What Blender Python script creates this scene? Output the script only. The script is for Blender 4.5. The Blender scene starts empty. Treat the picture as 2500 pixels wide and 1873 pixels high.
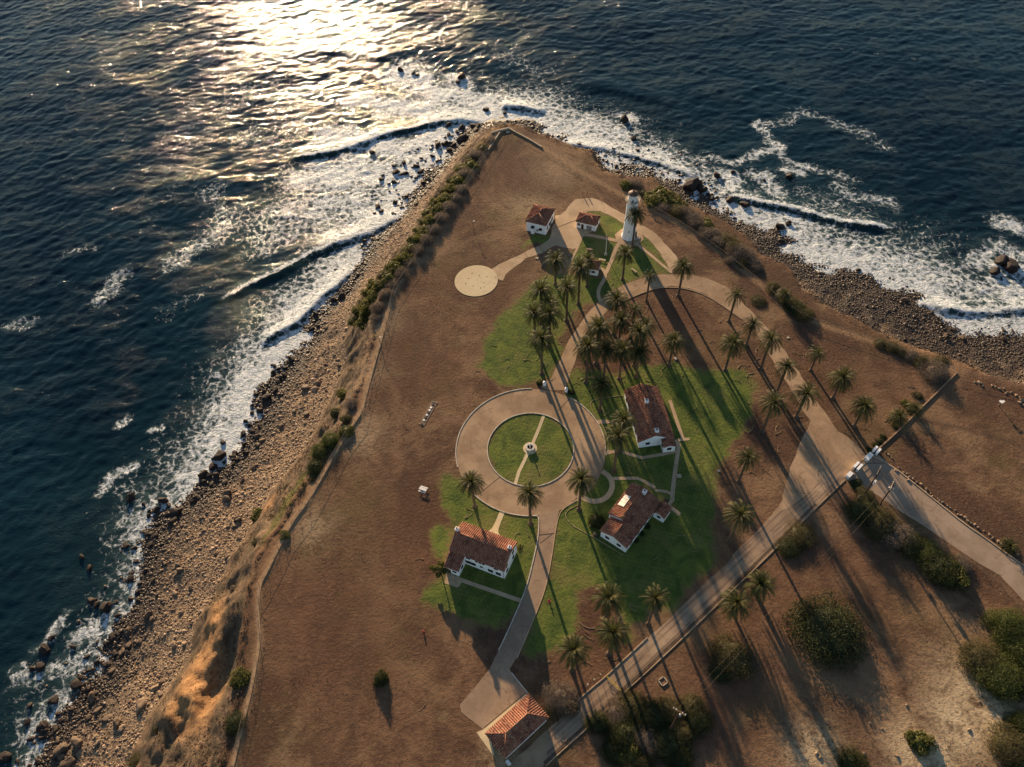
import bpy, math, random
import numpy as np
from math import radians, sin, cos, pi, sqrt, atan2, hypot
from mathutils import Vector, Matrix
from mathutils.geometry import tessellate_polygon
random.seed(7); RNG = np.random.default_rng(7)
SC = bpy.context.scene; COL = SC.collection
# ------------------------------------------------------------ camera
CAMH = 190.0; SEA = -34.0
FPX = 1896.0; PITCH = radians(52.8); ROLL = radians(-3.7)
_fw = np.array([0, cos(PITCH), -sin(PITCH)]); _r0 = np.array([1., 0, 0]); _u0 = np.cross(_r0, _fw)
_rt = cos(ROLL)*_r0 + sin(ROLL)*_u0; _up = -sin(ROLL)*_r0 + cos(ROLL)*_u0
cam = bpy.data.cameras.new('camera'); camo = bpy.data.objects.new('camera', cam); COL.objects.link(camo)
cam.sensor_width = 36; cam.lens = FPX/2500*36; cam.clip_start = 1; cam.clip_end = 40000
M = Matrix(((_rt[0], _up[0], -_fw[0], 0), (_rt[1], _up[1], -_fw[1], 0), (_rt[2], _up[2], -_fw[2], CAMH), (0, 0, 0, 1)))
camo.matrix_world = M; SC.camera = camo
# ------------------------------------------------------------ light
SUN_EL = radians(13.0); SUN_AZ = radians(12.7)         # shadows run toward (+sin, -cos)
sd = Vector((sin(SUN_AZ)*cos(SUN_EL), -cos(SUN_AZ)*cos(SUN_EL), -sin(SUN_EL)))  # direction light travels
sun = bpy.data.lights.new('sun', 'SUN'); sun.energy = 5.0; sun.angle = radians(0.6); sun.color = (1.0, 0.73, 0.45)
suno = bpy.data.objects.new('sun', sun); COL.objects.link(suno)
suno.rotation_euler = sd.to_track_quat('-Z', 'Y').to_euler(); suno.location = (-60, 260, 120)
W = bpy.data.worlds.new('World'); SC.world = W; W.use_nodes = True
wn = W.node_tree.nodes; wl = W.node_tree.links
for n in list(wn): wn.remove(n)
sky = wn.new('ShaderNodeTexSky'); sky.sky_type = 'NISHITA'; sky.sun_disc = False
sky.sun_elevation = SUN_EL; sky.sun_rotation = math.atan2(-sd.x, -sd.y)
sky.air_density = 1.0; sky.dust_density = 0.2; sky.ozone_density = 1.5
bg = wn.new('ShaderNodeBackground'); bg.inputs[1].default_value = 0.075
wo = wn.new('ShaderNodeOutputWorld'); wl.new(sky.outputs[0], bg.inputs[0]); wl.new(bg.outputs[0], wo.inputs[0])
SC.view_settings.view_transform = 'Standard'; SC.view_settings.look = 'None'
SC.view_settings.exposure = 1.12; SC.view_settings.gamma = 1.0
SC.cycles.max_bounces = 5; SC.cycles.diffuse_bounces = 2; SC.cycles.glossy_bounces = 2
SC.cycles.sample_clamp_indirect = 4.0
try: SC.cycles.use_denoising = True
except Exception: pass
# ------------------------------------------------------------ picture -> place
def G(px, py, z=0.0):
    """point of the real plane of height z seen at photo pixel px,py (used once, to survey where things stand)"""
    d = ((px-1250)*_rt - (py-936.5)*_up)/FPX + _fw
    t = (z-CAMH)/d[2]
    return np.array([d[0]*t, d[1]*t])
def GL(pts, z=0.0): return np.array([G(a, b, z) for a, b in pts])
def ZM(ox, oy, s, pts): return [(ox+a/s, oy+b/s) for a, b in pts]
def PX(x, y, z):
    d = np.stack([np.asarray(x, float), np.asarray(y, float), np.asarray(z, float)-CAMH], -1)
    w = d@_fw
    return 1250+FPX*(d@_rt)/w, 936.5-FPX*(d@_up)/w
# ------------------------------------------------------------ numpy noise
_T = np.random.default_rng(3).random((256, 256))
def vn(x, y, s, seed=0):
    x = np.asarray(x)/s+seed*17.3; y = np.asarray(y)/s+seed*9.1
    xi = np.floor(x).astype(int); yi = np.floor(y).astype(int); fx = x-xi; fy = y-yi
    fx = fx*fx*(3-2*fx); fy = fy*fy*(3-2*fy)
    a = _T[xi % 256, yi % 256]; b = _T[(xi+1) % 256, yi % 256]; c = _T[xi % 256, (yi+1) % 256]; d = _T[(xi+1) % 256, (yi+1) % 256]
    return (a*(1-fx)+b*fx)*(1-fy)+(c*(1-fx)+d*fx)*fy
def fbm(x, y, s, seed=0, o=4):
    r = 0; a = .5; t = 0
    for i in range(o): r = r+a*vn(x, y, s/2**i, seed+i); t += a; a *= .5
    return r/t
def sstep(a, b, x):
    t = np.clip((x-a)/(b-a), 0, 1); return t*t*(3-2*t)
def dist_line(X, Y, L, closed=False):
    best = np.full(X.shape, 1e9)
    n = len(L)
    for i in range(n if closed else n-1):
        a = L[i]; b = L[(i+1) % n]; d = b-a; q = d@d
        if q < 1e-9: continue
        t = np.clip(((X-a[0])*d[0]+(Y-a[1])*d[1])/q, 0, 1)
        best = np.minimum(best, (X-a[0]-t*d[0])**2+(Y-a[1]-t*d[1])**2)
    return np.sqrt(best)
def inside(X, Y, L):
    r = np.zeros(X.shape, bool); n = len(L)
    for i in range(n):
        x0, y0 = L[i]; x1, y1 = L[(i+1) % n]
        if y0 == y1: continue
        c = ((y0 > Y) != (y1 > Y)) & (X < (x1-x0)*(Y-y0)/(y1-y0)+x0)
        r ^= c
    return r
def resample(L, step):
    L = np.asarray(L, float); out = [L[0]]
    for i in range(len(L)-1):
        n = max(1, int(round(np.hypot(*(L[i+1]-L[i]))/step)))
        for k in range(1, n+1): out.append(L[i]+(L[i+1]-L[i])*k/n)
    return np.array(out)
def smooth(L, it=2):
    L = np.asarray(L, float)
    for _ in range(it):
        q = [L[0]]
        for i in range(len(L)-1): q += [L[i]*.75+L[i+1]*.25, L[i]*.25+L[i+1]*.75]
        q.append(L[-1]); L = np.array(q)
    return L
# ------------------------------------------------------------ tagging and linking
def tag(o, label=None, cat=None, group=None, kind=None):
    if label: o['label'] = label
    if cat: o['category'] = cat
    if group: o['group'] = group
    if kind: o['kind'] = kind
    return o
def empty(name, loc, rz=0, label=None, cat=None, group=None):
    o = bpy.data.objects.new(name, None); COL.objects.link(o); o.empty_display_size = .3
    o.location = loc; o.rotation_euler = (0, 0, rz)
    return tag(o, label, cat, group)
def link_mesh(name, me, parent=None, loc=(0, 0, 0), rot=(0, 0, 0), sc=(1, 1, 1)):
    o = bpy.data.objects.new(name, me); COL.objects.link(o); o.parent = parent
    o.location = loc; o.rotation_euler = rot; o.scale = sc
    return o
def np_mesh(name, V, F, mat, smooth_=False, attrs=None):
    """V (n,3) float, F (m,k) int uniform faces"""
    me = bpy.data.meshes.new(name); V = np.asarray(V, np.float32); F = np.asarray(F, np.int32)
    m, k = F.shape
    me.vertices.add(len(V)); me.vertices.foreach_set('co', V.ravel())
    me.loops.add(m*k); me.loops.foreach_set('vertex_index', F.ravel())
    me.polygons.add(m); me.polygons.foreach_set('loop_start', np.arange(0, m*k, k, dtype=np.int32))
    if smooth_: me.polygons.foreach_set('use_smooth', np.ones(m, bool))
    for an, A in (attrs or {}).items():
        at = me.color_attributes.new(an, 'FLOAT_COLOR', 'POINT'); at.data.foreach_set('color', np.asarray(A, np.float32).ravel())
    me.materials.append(mat); me.update(calc_edges=True); me.validate()
    return me
class MB:
    def __init__(s): s.v = []; s.f = []
    def add(s, vs, fs):
        b = len(s.v); s.v += [tuple(map(float, p)) for p in vs]; s.f += [tuple(b+i for i in f) for f in fs]
    def box(s, x0, y0, z0, x1, y1, z1, T=None):
        vs = [(x, y, z) for z in (z0, z1) for x, y in ((x0, y0), (x1, y0), (x1, y1), (x0, y1))]
        if T is not None: vs = [T@Vector(p) for p in vs]
        s.add(vs, [(3, 2, 1, 0), (4, 5, 6, 7), (0, 1, 5, 4), (1, 2, 6, 5), (2, 3, 7, 6), (3, 0, 4, 7)])
    def bar(s, a, b, w, h=None):
        h = h or w; a = Vector(a); b = Vector(b); d = (b-a)
        q = d.to_track_quat('X', 'Z').to_matrix().to_4x4(); T = Matrix.Translation(a)@q
        s.box(0, -w/2, -h/2, d.length, w/2, h/2, T)
    def tube(s, pts, rad, n=8, cap=True):
        pts = [Vector(p) for p in pts]; rad = rad if hasattr(rad, '__len__') else [rad]*len(pts); rings = []
        for i, p in enumerate(pts):
            d = (pts[min(i+1, len(pts)-1)]-pts[max(i-1, 0)]).normalized()
            u = d.cross(Vector((0.12, .2, 1)) if abs(d.z) < .95 else Vector((1, 0, 0))).normalized(); w = d.cross(u)
            rings.append([p+(u*cos(2*pi*k/n)+w*sin(2*pi*k/n))*rad[i] for k in range(n)])
        vs = [q for r in rings for q in r]; fs = []
        for i in range(len(pts)-1):
            for k in range(n): fs.append((i*n+k, (i+1)*n+k, (i+1)*n+(k+1) % n, i*n+(k+1) % n))
        if cap: fs += [tuple(range(n)), tuple(range((len(pts)-1)*n, len(pts)*n))[::-1]]
        s.add(vs, fs)
    def lathe(s, prof, n=24, c=(0, 0, 0)):
        vs = []; fs = []
        for r, z in prof:
            for k in range(n): vs.append((c[0]+r*cos(2*pi*k/n), c[1]+r*sin(2*pi*k/n), c[2]+z))
        for i in range(len(prof)-1):
            for k in range(n): fs.append((i*n+k, i*n+(k+1) % n, (i+1)*n+(k+1) % n, (i+1)*n+k))
        fs += [tuple(range(n))[::-1], tuple(range((len(prof)-1)*n, len(prof)*n))]
        s.add(vs, fs)
    def prism(s, poly, z0, z1):
        n = len(poly); vs = [(p[0], p[1], z0) for p in poly]+[(p[0], p[1], z1) for p in poly]
        s.add(vs, [tuple(range(n))[::-1], tuple(range(n, 2*n))]+[(i, (i+1) % n, n+(i+1) % n, n+i) for i in range(n)])
    def poly3(s, pts): s.add(pts, [tuple(range(len(pts)))])
    def mesh(s, name, mat, smooth_=False):
        me = bpy.data.meshes.new(name); me.from_pydata(s.v, [], s.f)
        if smooth_: me.polygons.foreach_set('use_smooth', [True]*len(me.polygons))
        me.materials.append(mat); me.update(); return me
    def build(s, name, mat, parent=None, loc=(0, 0, 0), smooth_=False, rot=(0, 0, 0)):
        return link_mesh(name, s.mesh(name, mat, smooth_), parent, loc, rot)
# ------------------------------------------------------------ materials
class NT:
    def __init__(s, name, disp=False):
        s.m = bpy.data.materials.new(name); s.m.use_nodes = True; s.t = s.m.node_tree
        for n in list(s.t.nodes): s.t.nodes.remove(n)
        s.out = s.t.nodes.new('ShaderNodeOutputMaterial')
    def n(s, typ, **kw):
        nd = s.t.nodes.new('ShaderNode'+typ)
        for k, v in kw.items():
            if k[0] == 'i' and k[1:].isdigit(): s.set(nd.inputs[int(k[1:])], v)
            else: setattr(nd, k, v)
        return nd
    def set(s, inp, v):
        if hasattr(v, 'is_linked') or isinstance(v, bpy.types.NodeSocket): s.t.links.new(v, inp)
        elif isinstance(v, (tuple, list)) and inp.type == 'RGBA': inp.default_value = (*v, 1) if len(v) == 3 else v
        else: inp.default_value = v
    def math(s, op, a, b=0.0, c=None, clamp=False):
        nd = s.n('Math', operation=op, use_clamp=clamp, i0=a, i1=b)
        if c is not None: s.set(nd.inputs[2], c)
        return nd.outputs[0]
    def mix(s, f, a, b, bt='MIX'):
        nd = s.t.nodes.new('ShaderNodeMix'); nd.data_type = 'RGBA'; nd.blend_type = bt
        s.set(nd.inputs[0], f); s.set(nd.inputs[6], a); s.set(nd.inputs[7], b); return nd.outputs[2]
    def pos(s):
        return s.n('NewGeometry').outputs['Position']
    def obj(s): return s.n('TexCoord').outputs['Object']
    def noise(s, vec, sc, det=4, rough=.55, dist=0.0):
        nd = s.n('TexNoise'); s.set(nd.inputs['Vector'], vec); nd.inputs['Scale'].default_value = sc
        nd.inputs['Detail'].default_value = det; nd.inputs['Roughness'].default_value = rough; nd.inputs['Distortion'].default_value = dist
        return nd.outputs[0]
    def noisec(s, vec, sc, det=3):
        nd = s.n('TexNoise'); s.set(nd.inputs['Vector'], vec); nd.inputs['Scale'].default_value = sc; nd.inputs['Detail'].default_value = det
        return nd.outputs[1]
    def vor(s, vec, sc, feat='F1', out=0, rnd=1.0):
        nd = s.n('TexVoronoi', feature=feat); s.set(nd.inputs['Vector'], vec); nd.inputs['Scale'].default_value = sc
        nd.inputs['Randomness'].default_value = rnd
        return nd.outputs[out]
    def mapv(s, vec, sc=(1, 1, 1), rot=(0, 0, 0)):
        nd = s.n('Mapping'); s.set(nd.inputs[0], vec); nd.inputs['Scale'].default_value = sc; nd.inputs['Rotation'].default_value = rot
        return nd.outputs[0]
    def ss(s, x, a, b, lo=0.0, hi=1.0):
        nd = s.n('MapRange', interpolation_type='SMOOTHSTEP'); s.set(nd.inputs[0], x)
        for k, v in zip((1, 2, 3, 4), (a, b, lo, hi)): s.set(nd.inputs[k], v)
        return nd.outputs[0]
    def attr(s, name):
        nd = s.n('Attribute', attribute_name=name); sp = s.n('SeparateColor'); s.t.links.new(nd.outputs['Color'], sp.inputs[0])
        return sp.outputs[0], sp.outputs[1], sp.outputs[2], nd.outputs['Alpha']
    def bump(s, h, strength=.5, dist=.1, normal=None):
        nd = s.n('Bump'); s.set(nd.inputs['Height'], h); nd.inputs['Strength'].default_value = strength; nd.inputs['Distance'].default_value = dist
        if normal is not None: s.set(nd.inputs['Normal'], normal)
        return nd.outputs[0]
    def bsdf(s, col, rough=.8, spec=.3, normal=None, **kw):
        nd = s.n('BsdfPrincipled'); s.set(nd.inputs['Base Color'], col); s.set(nd.inputs['Roughness'], rough)
        s.set(nd.inputs['Specular IOR Level'], spec)
        if normal is not None: s.set(nd.inputs['Normal'], normal)
        for k, v in kw.items(): s.set(nd.inputs[k.replace('_', ' ')], v)
        return nd.outputs[0]
    def fin(s, sh): s.t.links.new(sh, s.out.inputs[0]); return s.m
def plain(name, col, rough=.8, var=.25, nsc=1.5, bump=.0, spec=.3, metal=0.0, coord='obj'):
    t = NT(name); v = t.obj() if coord == 'obj' else t.pos()
    n = t.noise(v, nsc, 5, .6)
    c = t.mix(t.ss(n, .3, .7), tuple(x*(1-var) for x in col), tuple(min(1, x*(1+var)) for x in col))
    nm = t.bump(t.noise(v, nsc*6, 4), bump, .03) if bump else None
    return t.fin(t.bsdf(c, rough, spec, nm, Metallic=metal))
def m_white():
    t = NT('white_stucco'); p = t.pos()
    st = t.noise(t.mapv(p, (.8, .8, .12)), 2.0, 5, .6)
    c = t.mix(t.ss(st, .5, .8), (.88, .87, .85), (.70, .66, .60))
    c = t.mix(t.math('MULTIPLY', t.ss(t.noise(p, 8, 3), .5, .8), .25), c, (.42, .36, .3))
    return t.fin(t.bsdf(c, .85, .2, t.bump(t.noise(p, 14, 3), .3, .02)))
WHITE = m_white()
def m_tile(pale=.3):
    t = NT('clay_roof_tile'); p = t.pos()
    cell = t.vor(p, 3.4, 'F1', 1); sp = t.n('SeparateColor'); t.t.links.new(cell, sp.inputs[0])
    c = t.mix(sp.outputs[0], (.22, .080, .048), (.42, .185, .105))
    c = t.mix(t.ss(t.noise(p, .5, 4), .4, .75), c, (.14, .05, .035))
    c = t.mix(t.math('MULTIPLY', t.ss(sp.outputs[1], .90, .94), .75), c, (.46, .30, .19))
    return t.fin(t.bsdf(c, .85, .25, t.bump(t.noise(p, 12, 3), .3, .02)))
TILE = m_tile()
GLASS = NT('dark_window_glass'); GLASS = GLASS.fin(GLASS.bsdf((.012, .014, .017), .12, .5))
DARKW = plain('dark_brown_wood', (.06, .035, .022), .8)
WOOD = plain('weathered_wood', (.20, .13, .08), .85, .35, 3)
PALEW = plain('pale_sawn_wood', (.42, .30, .19), .8)
METAL = plain('galvanised_metal', (.35, .34, .32), .5, .2, 3, metal=.6)
DMETAL = plain('dark_painted_metal', (.03, .03, .03), .5)
RUST = plain('rusty_brown_dome', (.13, .065, .04), .6, .4, 1.2)
CONC = plain('pale_concrete', (.45, .36, .26), .9, .18, 1.5, .3)
STONE = plain('pale_field_stone', (.38, .28, .19), .9, .3, 1.2, .5)
RED = plain('red_paint', (.40, .05, .03), .5)
YEL = plain('yellow_paint', (.50, .34, .04), .6)
BRKD = plain('brown_stucco_wall', (.20, .115, .07), .9, .25, 1.0, .4)
WPAINT = plain('white_paint', (.78, .75, .70), .6, .08)
# ============================================================ shoreline survey (photo pixels -> world)
TOPL = [(545,1873),(560,1780),(585,1700),(600,1600),(600,1500),(605,1430),(625,1380),(655,1330),(690,1270),(735,1210),(775,1150),(820,1080),(865,1005),(876,950),(905,860),(915,800),(940,715),(965,670),(1010,605),(1045,550),(1090,490),(1155,390),(1178,355),(1210,318),(1240,306)]
EDGR = [(1271,312),(1312,334),(1361,350),(1394,364),(1445,372),(1451,397),(1478,424),(1516,435),(1584,445),(1586,440),(1627,463),(1676,504),(1744,535),(1816,576),(1857,626),(1916,648),(1938,675),(1952,712),(2002,748),(2083,779),(2155,820),(2241,852),(2345,888),(2404,915),(2500,947)]
TOEL = [(320,1873),(326,1830),(367,1749),(424,1681),(448,1648),(467,1597),(475,1526),(502,1491),(530,1466),(531,1429),(553,1403),(572,1356),(598,1321),(617,1286),(655,1225),(674,1188),(692,1167),(744,1110),(772,1049),(801,990),(817,959),(839,918),(853,873),(840,840),(858,772),(874,738),(904,699),(944,658),(994,609),(1021,557),(1039,518),(1081,456),(1108,413),(1144,369),(1168,331)]
WATL = [(105,1873),(130,1790),(200,1720),(245,1650),(285,1590),(315,1500),(345,1450),(352,1370),(379,1308),(395,1267),(436,1248),(489,1207),(558,1166),(607,1093),(636,1040),(660,958),(717,885),(762,836),(774,783),(850,722),(880,665),(905,605),(940,565),(967,541),(983,523),(1010,492),(1045,455),(1090,400),(1130,350),(1165,315)]
WATR = [(1290,312),(1330,333),(1361,345),(1394,360),(1447,367),(1465,402),(1490,418),(1540,425),(1590,430),(1640,450),(1690,488),(1753,520),(1816,556),(1898,573),(1905,615),(1934,637),(1997,664),(2060,680),(2133,698),(2205,721),(2260,745),(2280,790),(2336,818),(2404,832),(2500,830)]
topL = GL(TOPL, -1.0); edgR = GL(EDGR, -1.5)
topW = np.vstack([topL, edgR])
toeR0 = GL(EDGR, -29.0); toeR = edgR*.45+toeR0*.55
for i in range(13, len(toeR)):
    k = min(1, (i-13)/6); toeR[i] = toeR[i]+(toeR0[i]-edgR[i])*(-.12)*k
toeL = GL(TOEL, -29.0)
tip = np.array([G(1240, 303, -1.0)*.5+G(1240, 300, -29.0)*.5])
toeW = np.vstack([toeL, [GL([(1200, 300)], -29)[0]*.6+GL([(1205, 312)], -1)[0]*.4], tip, toeR])
watL = GL(WATL, SEA); watR = GL(WATR, SEA)
watW = np.vstack([watL, GL([(1200, 296), (1245, 292)], SEA), watR])
def close(L, e0, e1):
    L = np.asarray(L); s = L[0]; e = L[-1]
    return np.vstack([[s+e0*6+[-40, -200]], [s+e0], L, [e+e1], [e+e1*6+[200, -300]]])
topC = close(topW, np.array([-14., -60]), np.array([70., -22]))
toeC = close(toeW, np.array([-24., -50]), np.array([80., -8]))
watC = close(watW, np.array([-30., -48]), np.array([90., 10]))
FAR = [np.array([2500., -2500.]), np.array([-2500., -2500.])]
topP = np.vstack([topC, FAR]); toeP = np.vstack([toeC, FAR]); watP = np.vstack([watC, FAR])
def axis(lo, hi, step, far, g=1.35):
    c = list(np.arange(lo, hi+step*.5, step)); d = step; x = hi; R_ = []
    while x < far: d *= g; x += d; R_.append(x)
    d = step; x = lo; L_ = []
    while x > -far: d *= g; x -= d; L_.append(x)
    return np.array(L_[::-1]+c+R_)
gx = axis(-190, 235, .72, 2400); gy = axis(0, 345, .72, 2400)
gy = gy[gy < 700]
X, Y = np.meshgrid(gx, gy, indexing='ij')
wob = (fbm(X, Y, 9, 5, 3)-.5)
Xw = X+wob*3.2; Yw = Y+(fbm(X, Y, 8, 11, 3)-.5)*3.2
inT = inside(Xw, Yw, topP); inO = inside(Xw, Yw, toeP); inW = inside(X, Y, watP)
dT = dist_line(Xw, Yw, topC); dO = dist_line(Xw, Yw, toeC); dWt = dist_line(X, Y, watC)
Z = np.zeros(X.shape)
slope = (~inT) & inO
t = dT/(dT+dO+1e-6)
t_slope = t.copy()
# gullies running down the slopes
gul = 1-np.abs(2*fbm(X*.8+Y*.25, Y*.7, 10, 31, 4)-1)
leftm = sstep(25, 5, X)
zs = (fbm(X, Y, 2.2, 88, 2)-.5)*1.6*np.sqrt(np.clip(t*(1-t)*2, 0, 1)) -28*(t**(1.0+.35*leftm)) - leftm*3.2*(gul-.6)*4*t*(1-t)*1.4 + (fbm(X, Y, 4, 8, 4)-.5)*3.2*np.sqrt(np.clip(t*(1-t), 0, 1))*2
# slumped bench and scarp of orange earth in the south-west
hc = G(545, 1655, -8); hv = np.array([.35, 1.]); hv /= np.hypot(*hv)
du = (X-hc[0])*hv[0]+(Y-hc[1])*hv[1]; dv = (X-hc[0])*hv[1]-(Y-hc[1])*hv[0]
zs -= 6.5*np.exp(-(du/11)**2-(dv/4.5)**2)*sstep(0, .12, t)
hc2 = G(470, 1700, -20); zs += 3.5*np.exp(-((X-hc2[0])/7)**2-((Y-hc2[1])/7)**2)
Z = np.where(slope, np.minimum(zs, -.0), Z)
beach = (~inO) & inW & (~inT)
u = dO/(dO+dWt+1e-6)
bn = (fbm(X, Y, 5, 21, 4)-.5)
Z = np.where(beach, -28-5.8*u**.8+bn*1.6*(.3+.7*(1-np.abs(2*u-1))), Z)
sea_ = (~inW) & (~inT) & (~inO)
Z = np.where(sea_, -33.8-.10*np.minimum(dWt, 60)+bn*1.6*np.exp(-dWt/30), Z)
edge_in = inT & (dT < 5); Z = np.where(edge_in, -(1-dT/5)**2*.5+(fbm(X, Y, 3, 4, 3)-.5)*.5*(1-dT/5), Z)
fdz = np.minimum(dist_line(X, Y, GL([(569,1873),(590,1783),(617,1671),(636,1563),(630,1498),(634,1429),(655,1391),(680,1340),(712,1277),(753,1223),(794,1152),(848,1058),(885,1004),(894,963),(925,850),(929,839),(962,713),(983,681),(1030,611),(1062,559),(1108,494),(1174,394),(1190,369),(1221,323)])), 99)
Z += .45*np.exp(-(fdz/.95)**2)
CORE = (X > -200) & (X < 240)
def hgt(x, y):
    i = int(np.clip(np.searchsorted(gx, x)-1, 0, len(gx)-2)); j = int(np.clip(np.searchsorted(gy, y)-1, 0, len(gy)-2))
    a = (x-gx[i])/(gx[i+1]-gx[i]); b = (y-gy[j])/(gy[j+1]-gy[j])
    return float((Z[i, j]*(1-b)+Z[i, j+1]*b)*(1-a)+(Z[i+1, j]*(1-b)+Z[i+1, j+1]*b)*a)
def hgtv(x, y):
    i = np.clip(np.searchsorted(gx, x)-1, 0, len(gx)-2); j = np.clip(np.searchsorted(gy, y)-1, 0, len(gy)-2)
    return Z[i, j]
def HIT(px, py):
    d = ((px-1250)*_rt - (py-936.5)*_up)/FPX + _fw; d = d/-d[2]
    dep = CAMH-1.0
    while dep < CAMH+34:
        z = CAMH-dep
        if hgt(d[0]*dep, d[1]*dep) >= z: break
        dep += .25
    return (d[0]*dep, d[1]*dep, CAMH-dep)
# ------------------------------------------------------------ ground cover masks
def lawn(s, o, pts): return GL(ZM(o[0], o[1], s, pts))
B_ = (1150, 650); A_ = (1200, 450); S1 = (1000, 1200); q = 4.418
LAWNS = [
 lawn(q, B_, [(640,200),(480,380),(300,560),(180,760),(110,960),(100,1080),(190,1200),(330,1270),(520,1300),(700,1250),(840,1200),(930,1060),(1000,900),(930,800),(1040,640),(1100,480),(1300,380),(1360,360),(1400,200),(1440,130),(1250,90),(820,100)]),
 lawn(q, A_, [(1000,300),(1080,285),(1170,290),(1290,340),(1400,410),(1440,470),(1360,520),(1340,590),(1120,545),(1170,450),(1160,340)]),
 lawn(q, A_, [(1000,555),(1370,625),(1245,915),(1180,900),(1060,960),(880,900),(870,800),(960,600)]),
 lawn(q, A_, [(1390,640),(1570,670),(1910,930),(1900,950),(1640,1000),(1480,1060),(1300,1140),(1240,1010),(1250,960)]),
 lawn(q, A_, [(1230,1020),(1330,1130),(1180,1240),(1165,1150),(1180,1080)]),
 lawn(q, A_, [(1610,545),(1680,590),(1800,700),(1880,820),(1920,910),(1590,640)]),
 GL([(1394,906),(1440,905),(1500,915),(1559,895),(1590,892),(1636,888),(1672,890),(1695,901),(1726,906),(1760,906),(1778,897),(1817,908),(1846,940),(1835,978),(1830,1010),(1819,1050),(1800,1075),(1753,1138),(1745,1160),(1749,1201),(1738,1280),(1742,1386),(1728,1392),(1671,1437),(1667,1467),(1640,1490),(1590,1485),(1550,1530),(1530,1560),(1515,1490),(1490,1440),(1452,1431),(1404,1444),(1400,1528),(1414,1514),(1403,1543),(1362,1588),(1326,1604),(1290,1600),(1283,1582),(1280,1571),(1310,1501),(1339,1410),(1350,1345),(1360,1275),(1371,1243),(1407,1223),(1440,1200),(1474,1120),(1475,1090),(1465,1050),(1452,1026),(1420,990),(1392,974),(1380,945)]),
 GL([(1090,1163),(1120,1170),(1140,1200),(1158,1209),(1222,1247),(1316,1262),(1315,1340),(1290,1440),(1277,1462),(1265,1490),(1238,1517),(1192,1528),(1136,1517),(1102,1494),(1045,1476),(1034,1449),(1054,1422),(1075,1408),(1090,1380),(1100,1350),(1110,1300),(1120,1280),(1097,1262),(1075,1217),(1077,1178)]),
 GL(ZM(1000,1200,q,[(290,350),(370,380),(440,480),(430,650),(330,690),(260,620),(220,480)])),
 GL([(1278,605),(1300,590),(1330,600),(1350,590),(1340,575),(1300,572)]) ,
]
CIR = np.array([3.9, 117.2]); 
def fitcircle(P):
    A = np.c_[2*P, np.ones(len(P))]; s = np.linalg.lstsq(A, (P**2).sum(1), rcond=None)[0]
    return s[:2], float(np.hypot(*(P-s[:2]).T).mean())
CIR, RIN = fitcircle(GL(ZM(1000, 900, q, [(838,845),(1768,860),(1320,483),(1300,1257),(970,1172),(1625,1170),(930,655),(1600,560)])))
_, ROUT = fitcircle(GL(ZM(1000, 900, q, [(490,800),(2095,880),(1150,215),(1180,1580),(760,400),(700,1370),(1900,440)])))
PADC, PADR = fitcircle(GL([(1110,688),(1215.2,686),(1163,648.3),(1163,724)]))
lm = np.full(X.shape, -99.)
sub = (X > -60) & (X < 130) & (Y > 40) & (Y < 245)
for L in LAWNS:
    d = np.full(X.shape, -99.); xs = X[sub]; ys = Y[sub]
    dd = dist_line(xs, ys, L, True); dd = np.where(inside(xs, ys, L), dd, -dd)
    v = np.full(X.shape, -99.); v[sub] = dd; lm = np.maximum(lm, v)
dci = RIN-np.hypot(X-CIR[0], Y-CIR[1]); lm = np.maximum(lm, dci)
lawnm = np.clip(.5+(lm-.2)/8.0, 0, 1)
pale = np.zeros(X.shape)
for px, py, r in [(905,900,7),(925,790,7),(880,1060,7),(1060,500,8),(1340,420,10),(760,1290,6),(1000,620,7),(2390,1700,10),(2430,1750,9),(2330,1750,7),(2350,1790,6),(2240,1830,7),(2290,1840,6),(1985,1840,7),(1290,500,9),(1370,640,5),(1230,1860,5)]:
    c = G(px, py); pale = np.maximum(pale, np.exp(-((X-c[0])**2+(Y-c[1])**2)/(r*r))*(1 if px > 1400 else .45))
scarp = np.zeros(X.shape)
scL = GL([(430,1650),(470,1590),(500,1500),(530,1470),(548,1500),(550,1640),(560,1700),(520,1780),(490,1790),(440,1790),(400,1740)], -12)
dd = dist_line(X, Y, scL, True); scarp = np.clip(.5+np.where(inside(X, Y, scL), dd, -dd)/6, 0, 1)
c = G(660, 1230, -24); scarp = np.maximum(scarp, .9*np.exp(-((X-c[0])**2+(Y-c[1])**2)/9))
gcv = np.zeros(X.shape)
for px, py, r, z in [(740,1240,8,-6),(715,1290,8,-6),(765,1200,6,-6),(690,1330,6,-5),(1990,735,5,-8),(800,1100,5,-4)]:
    c = G(px, py, z); gcv = np.maximum(gcv, np.exp(-((X-c[0])**2+(Y-c[1])**2)/(r*r)))
FENW = [(569,1873),(590,1783),(617,1671),(636,1563),(630,1498),(634,1429),(655,1391),(680,1340),(712,1277),(753,1223),(794,1152),(848,1058),(885,1004),(894,963),(925,850),(929,839),(962,713),(983,681),(1030,611),(1062,559),(1108,494),(1174,394),(1190,369),(1221,323)]
FENE = [(1240,315),(1323,358),(1407,413),(1516,475),(1568,497),(1681,562),(1771,626),(1843,684),(1907,739),(1956,775),(2042,806),(2142,838),(2241,877),(2327,906)]
fenW = GL(FENW); fenE = GL(FENE)
fd = np.minimum(dist_line(X, Y, fenW), dist_line(X, Y, fenE)); berm = np.exp(-(fd/1.0)**2)
trk = np.zeros(X.shape)
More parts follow.
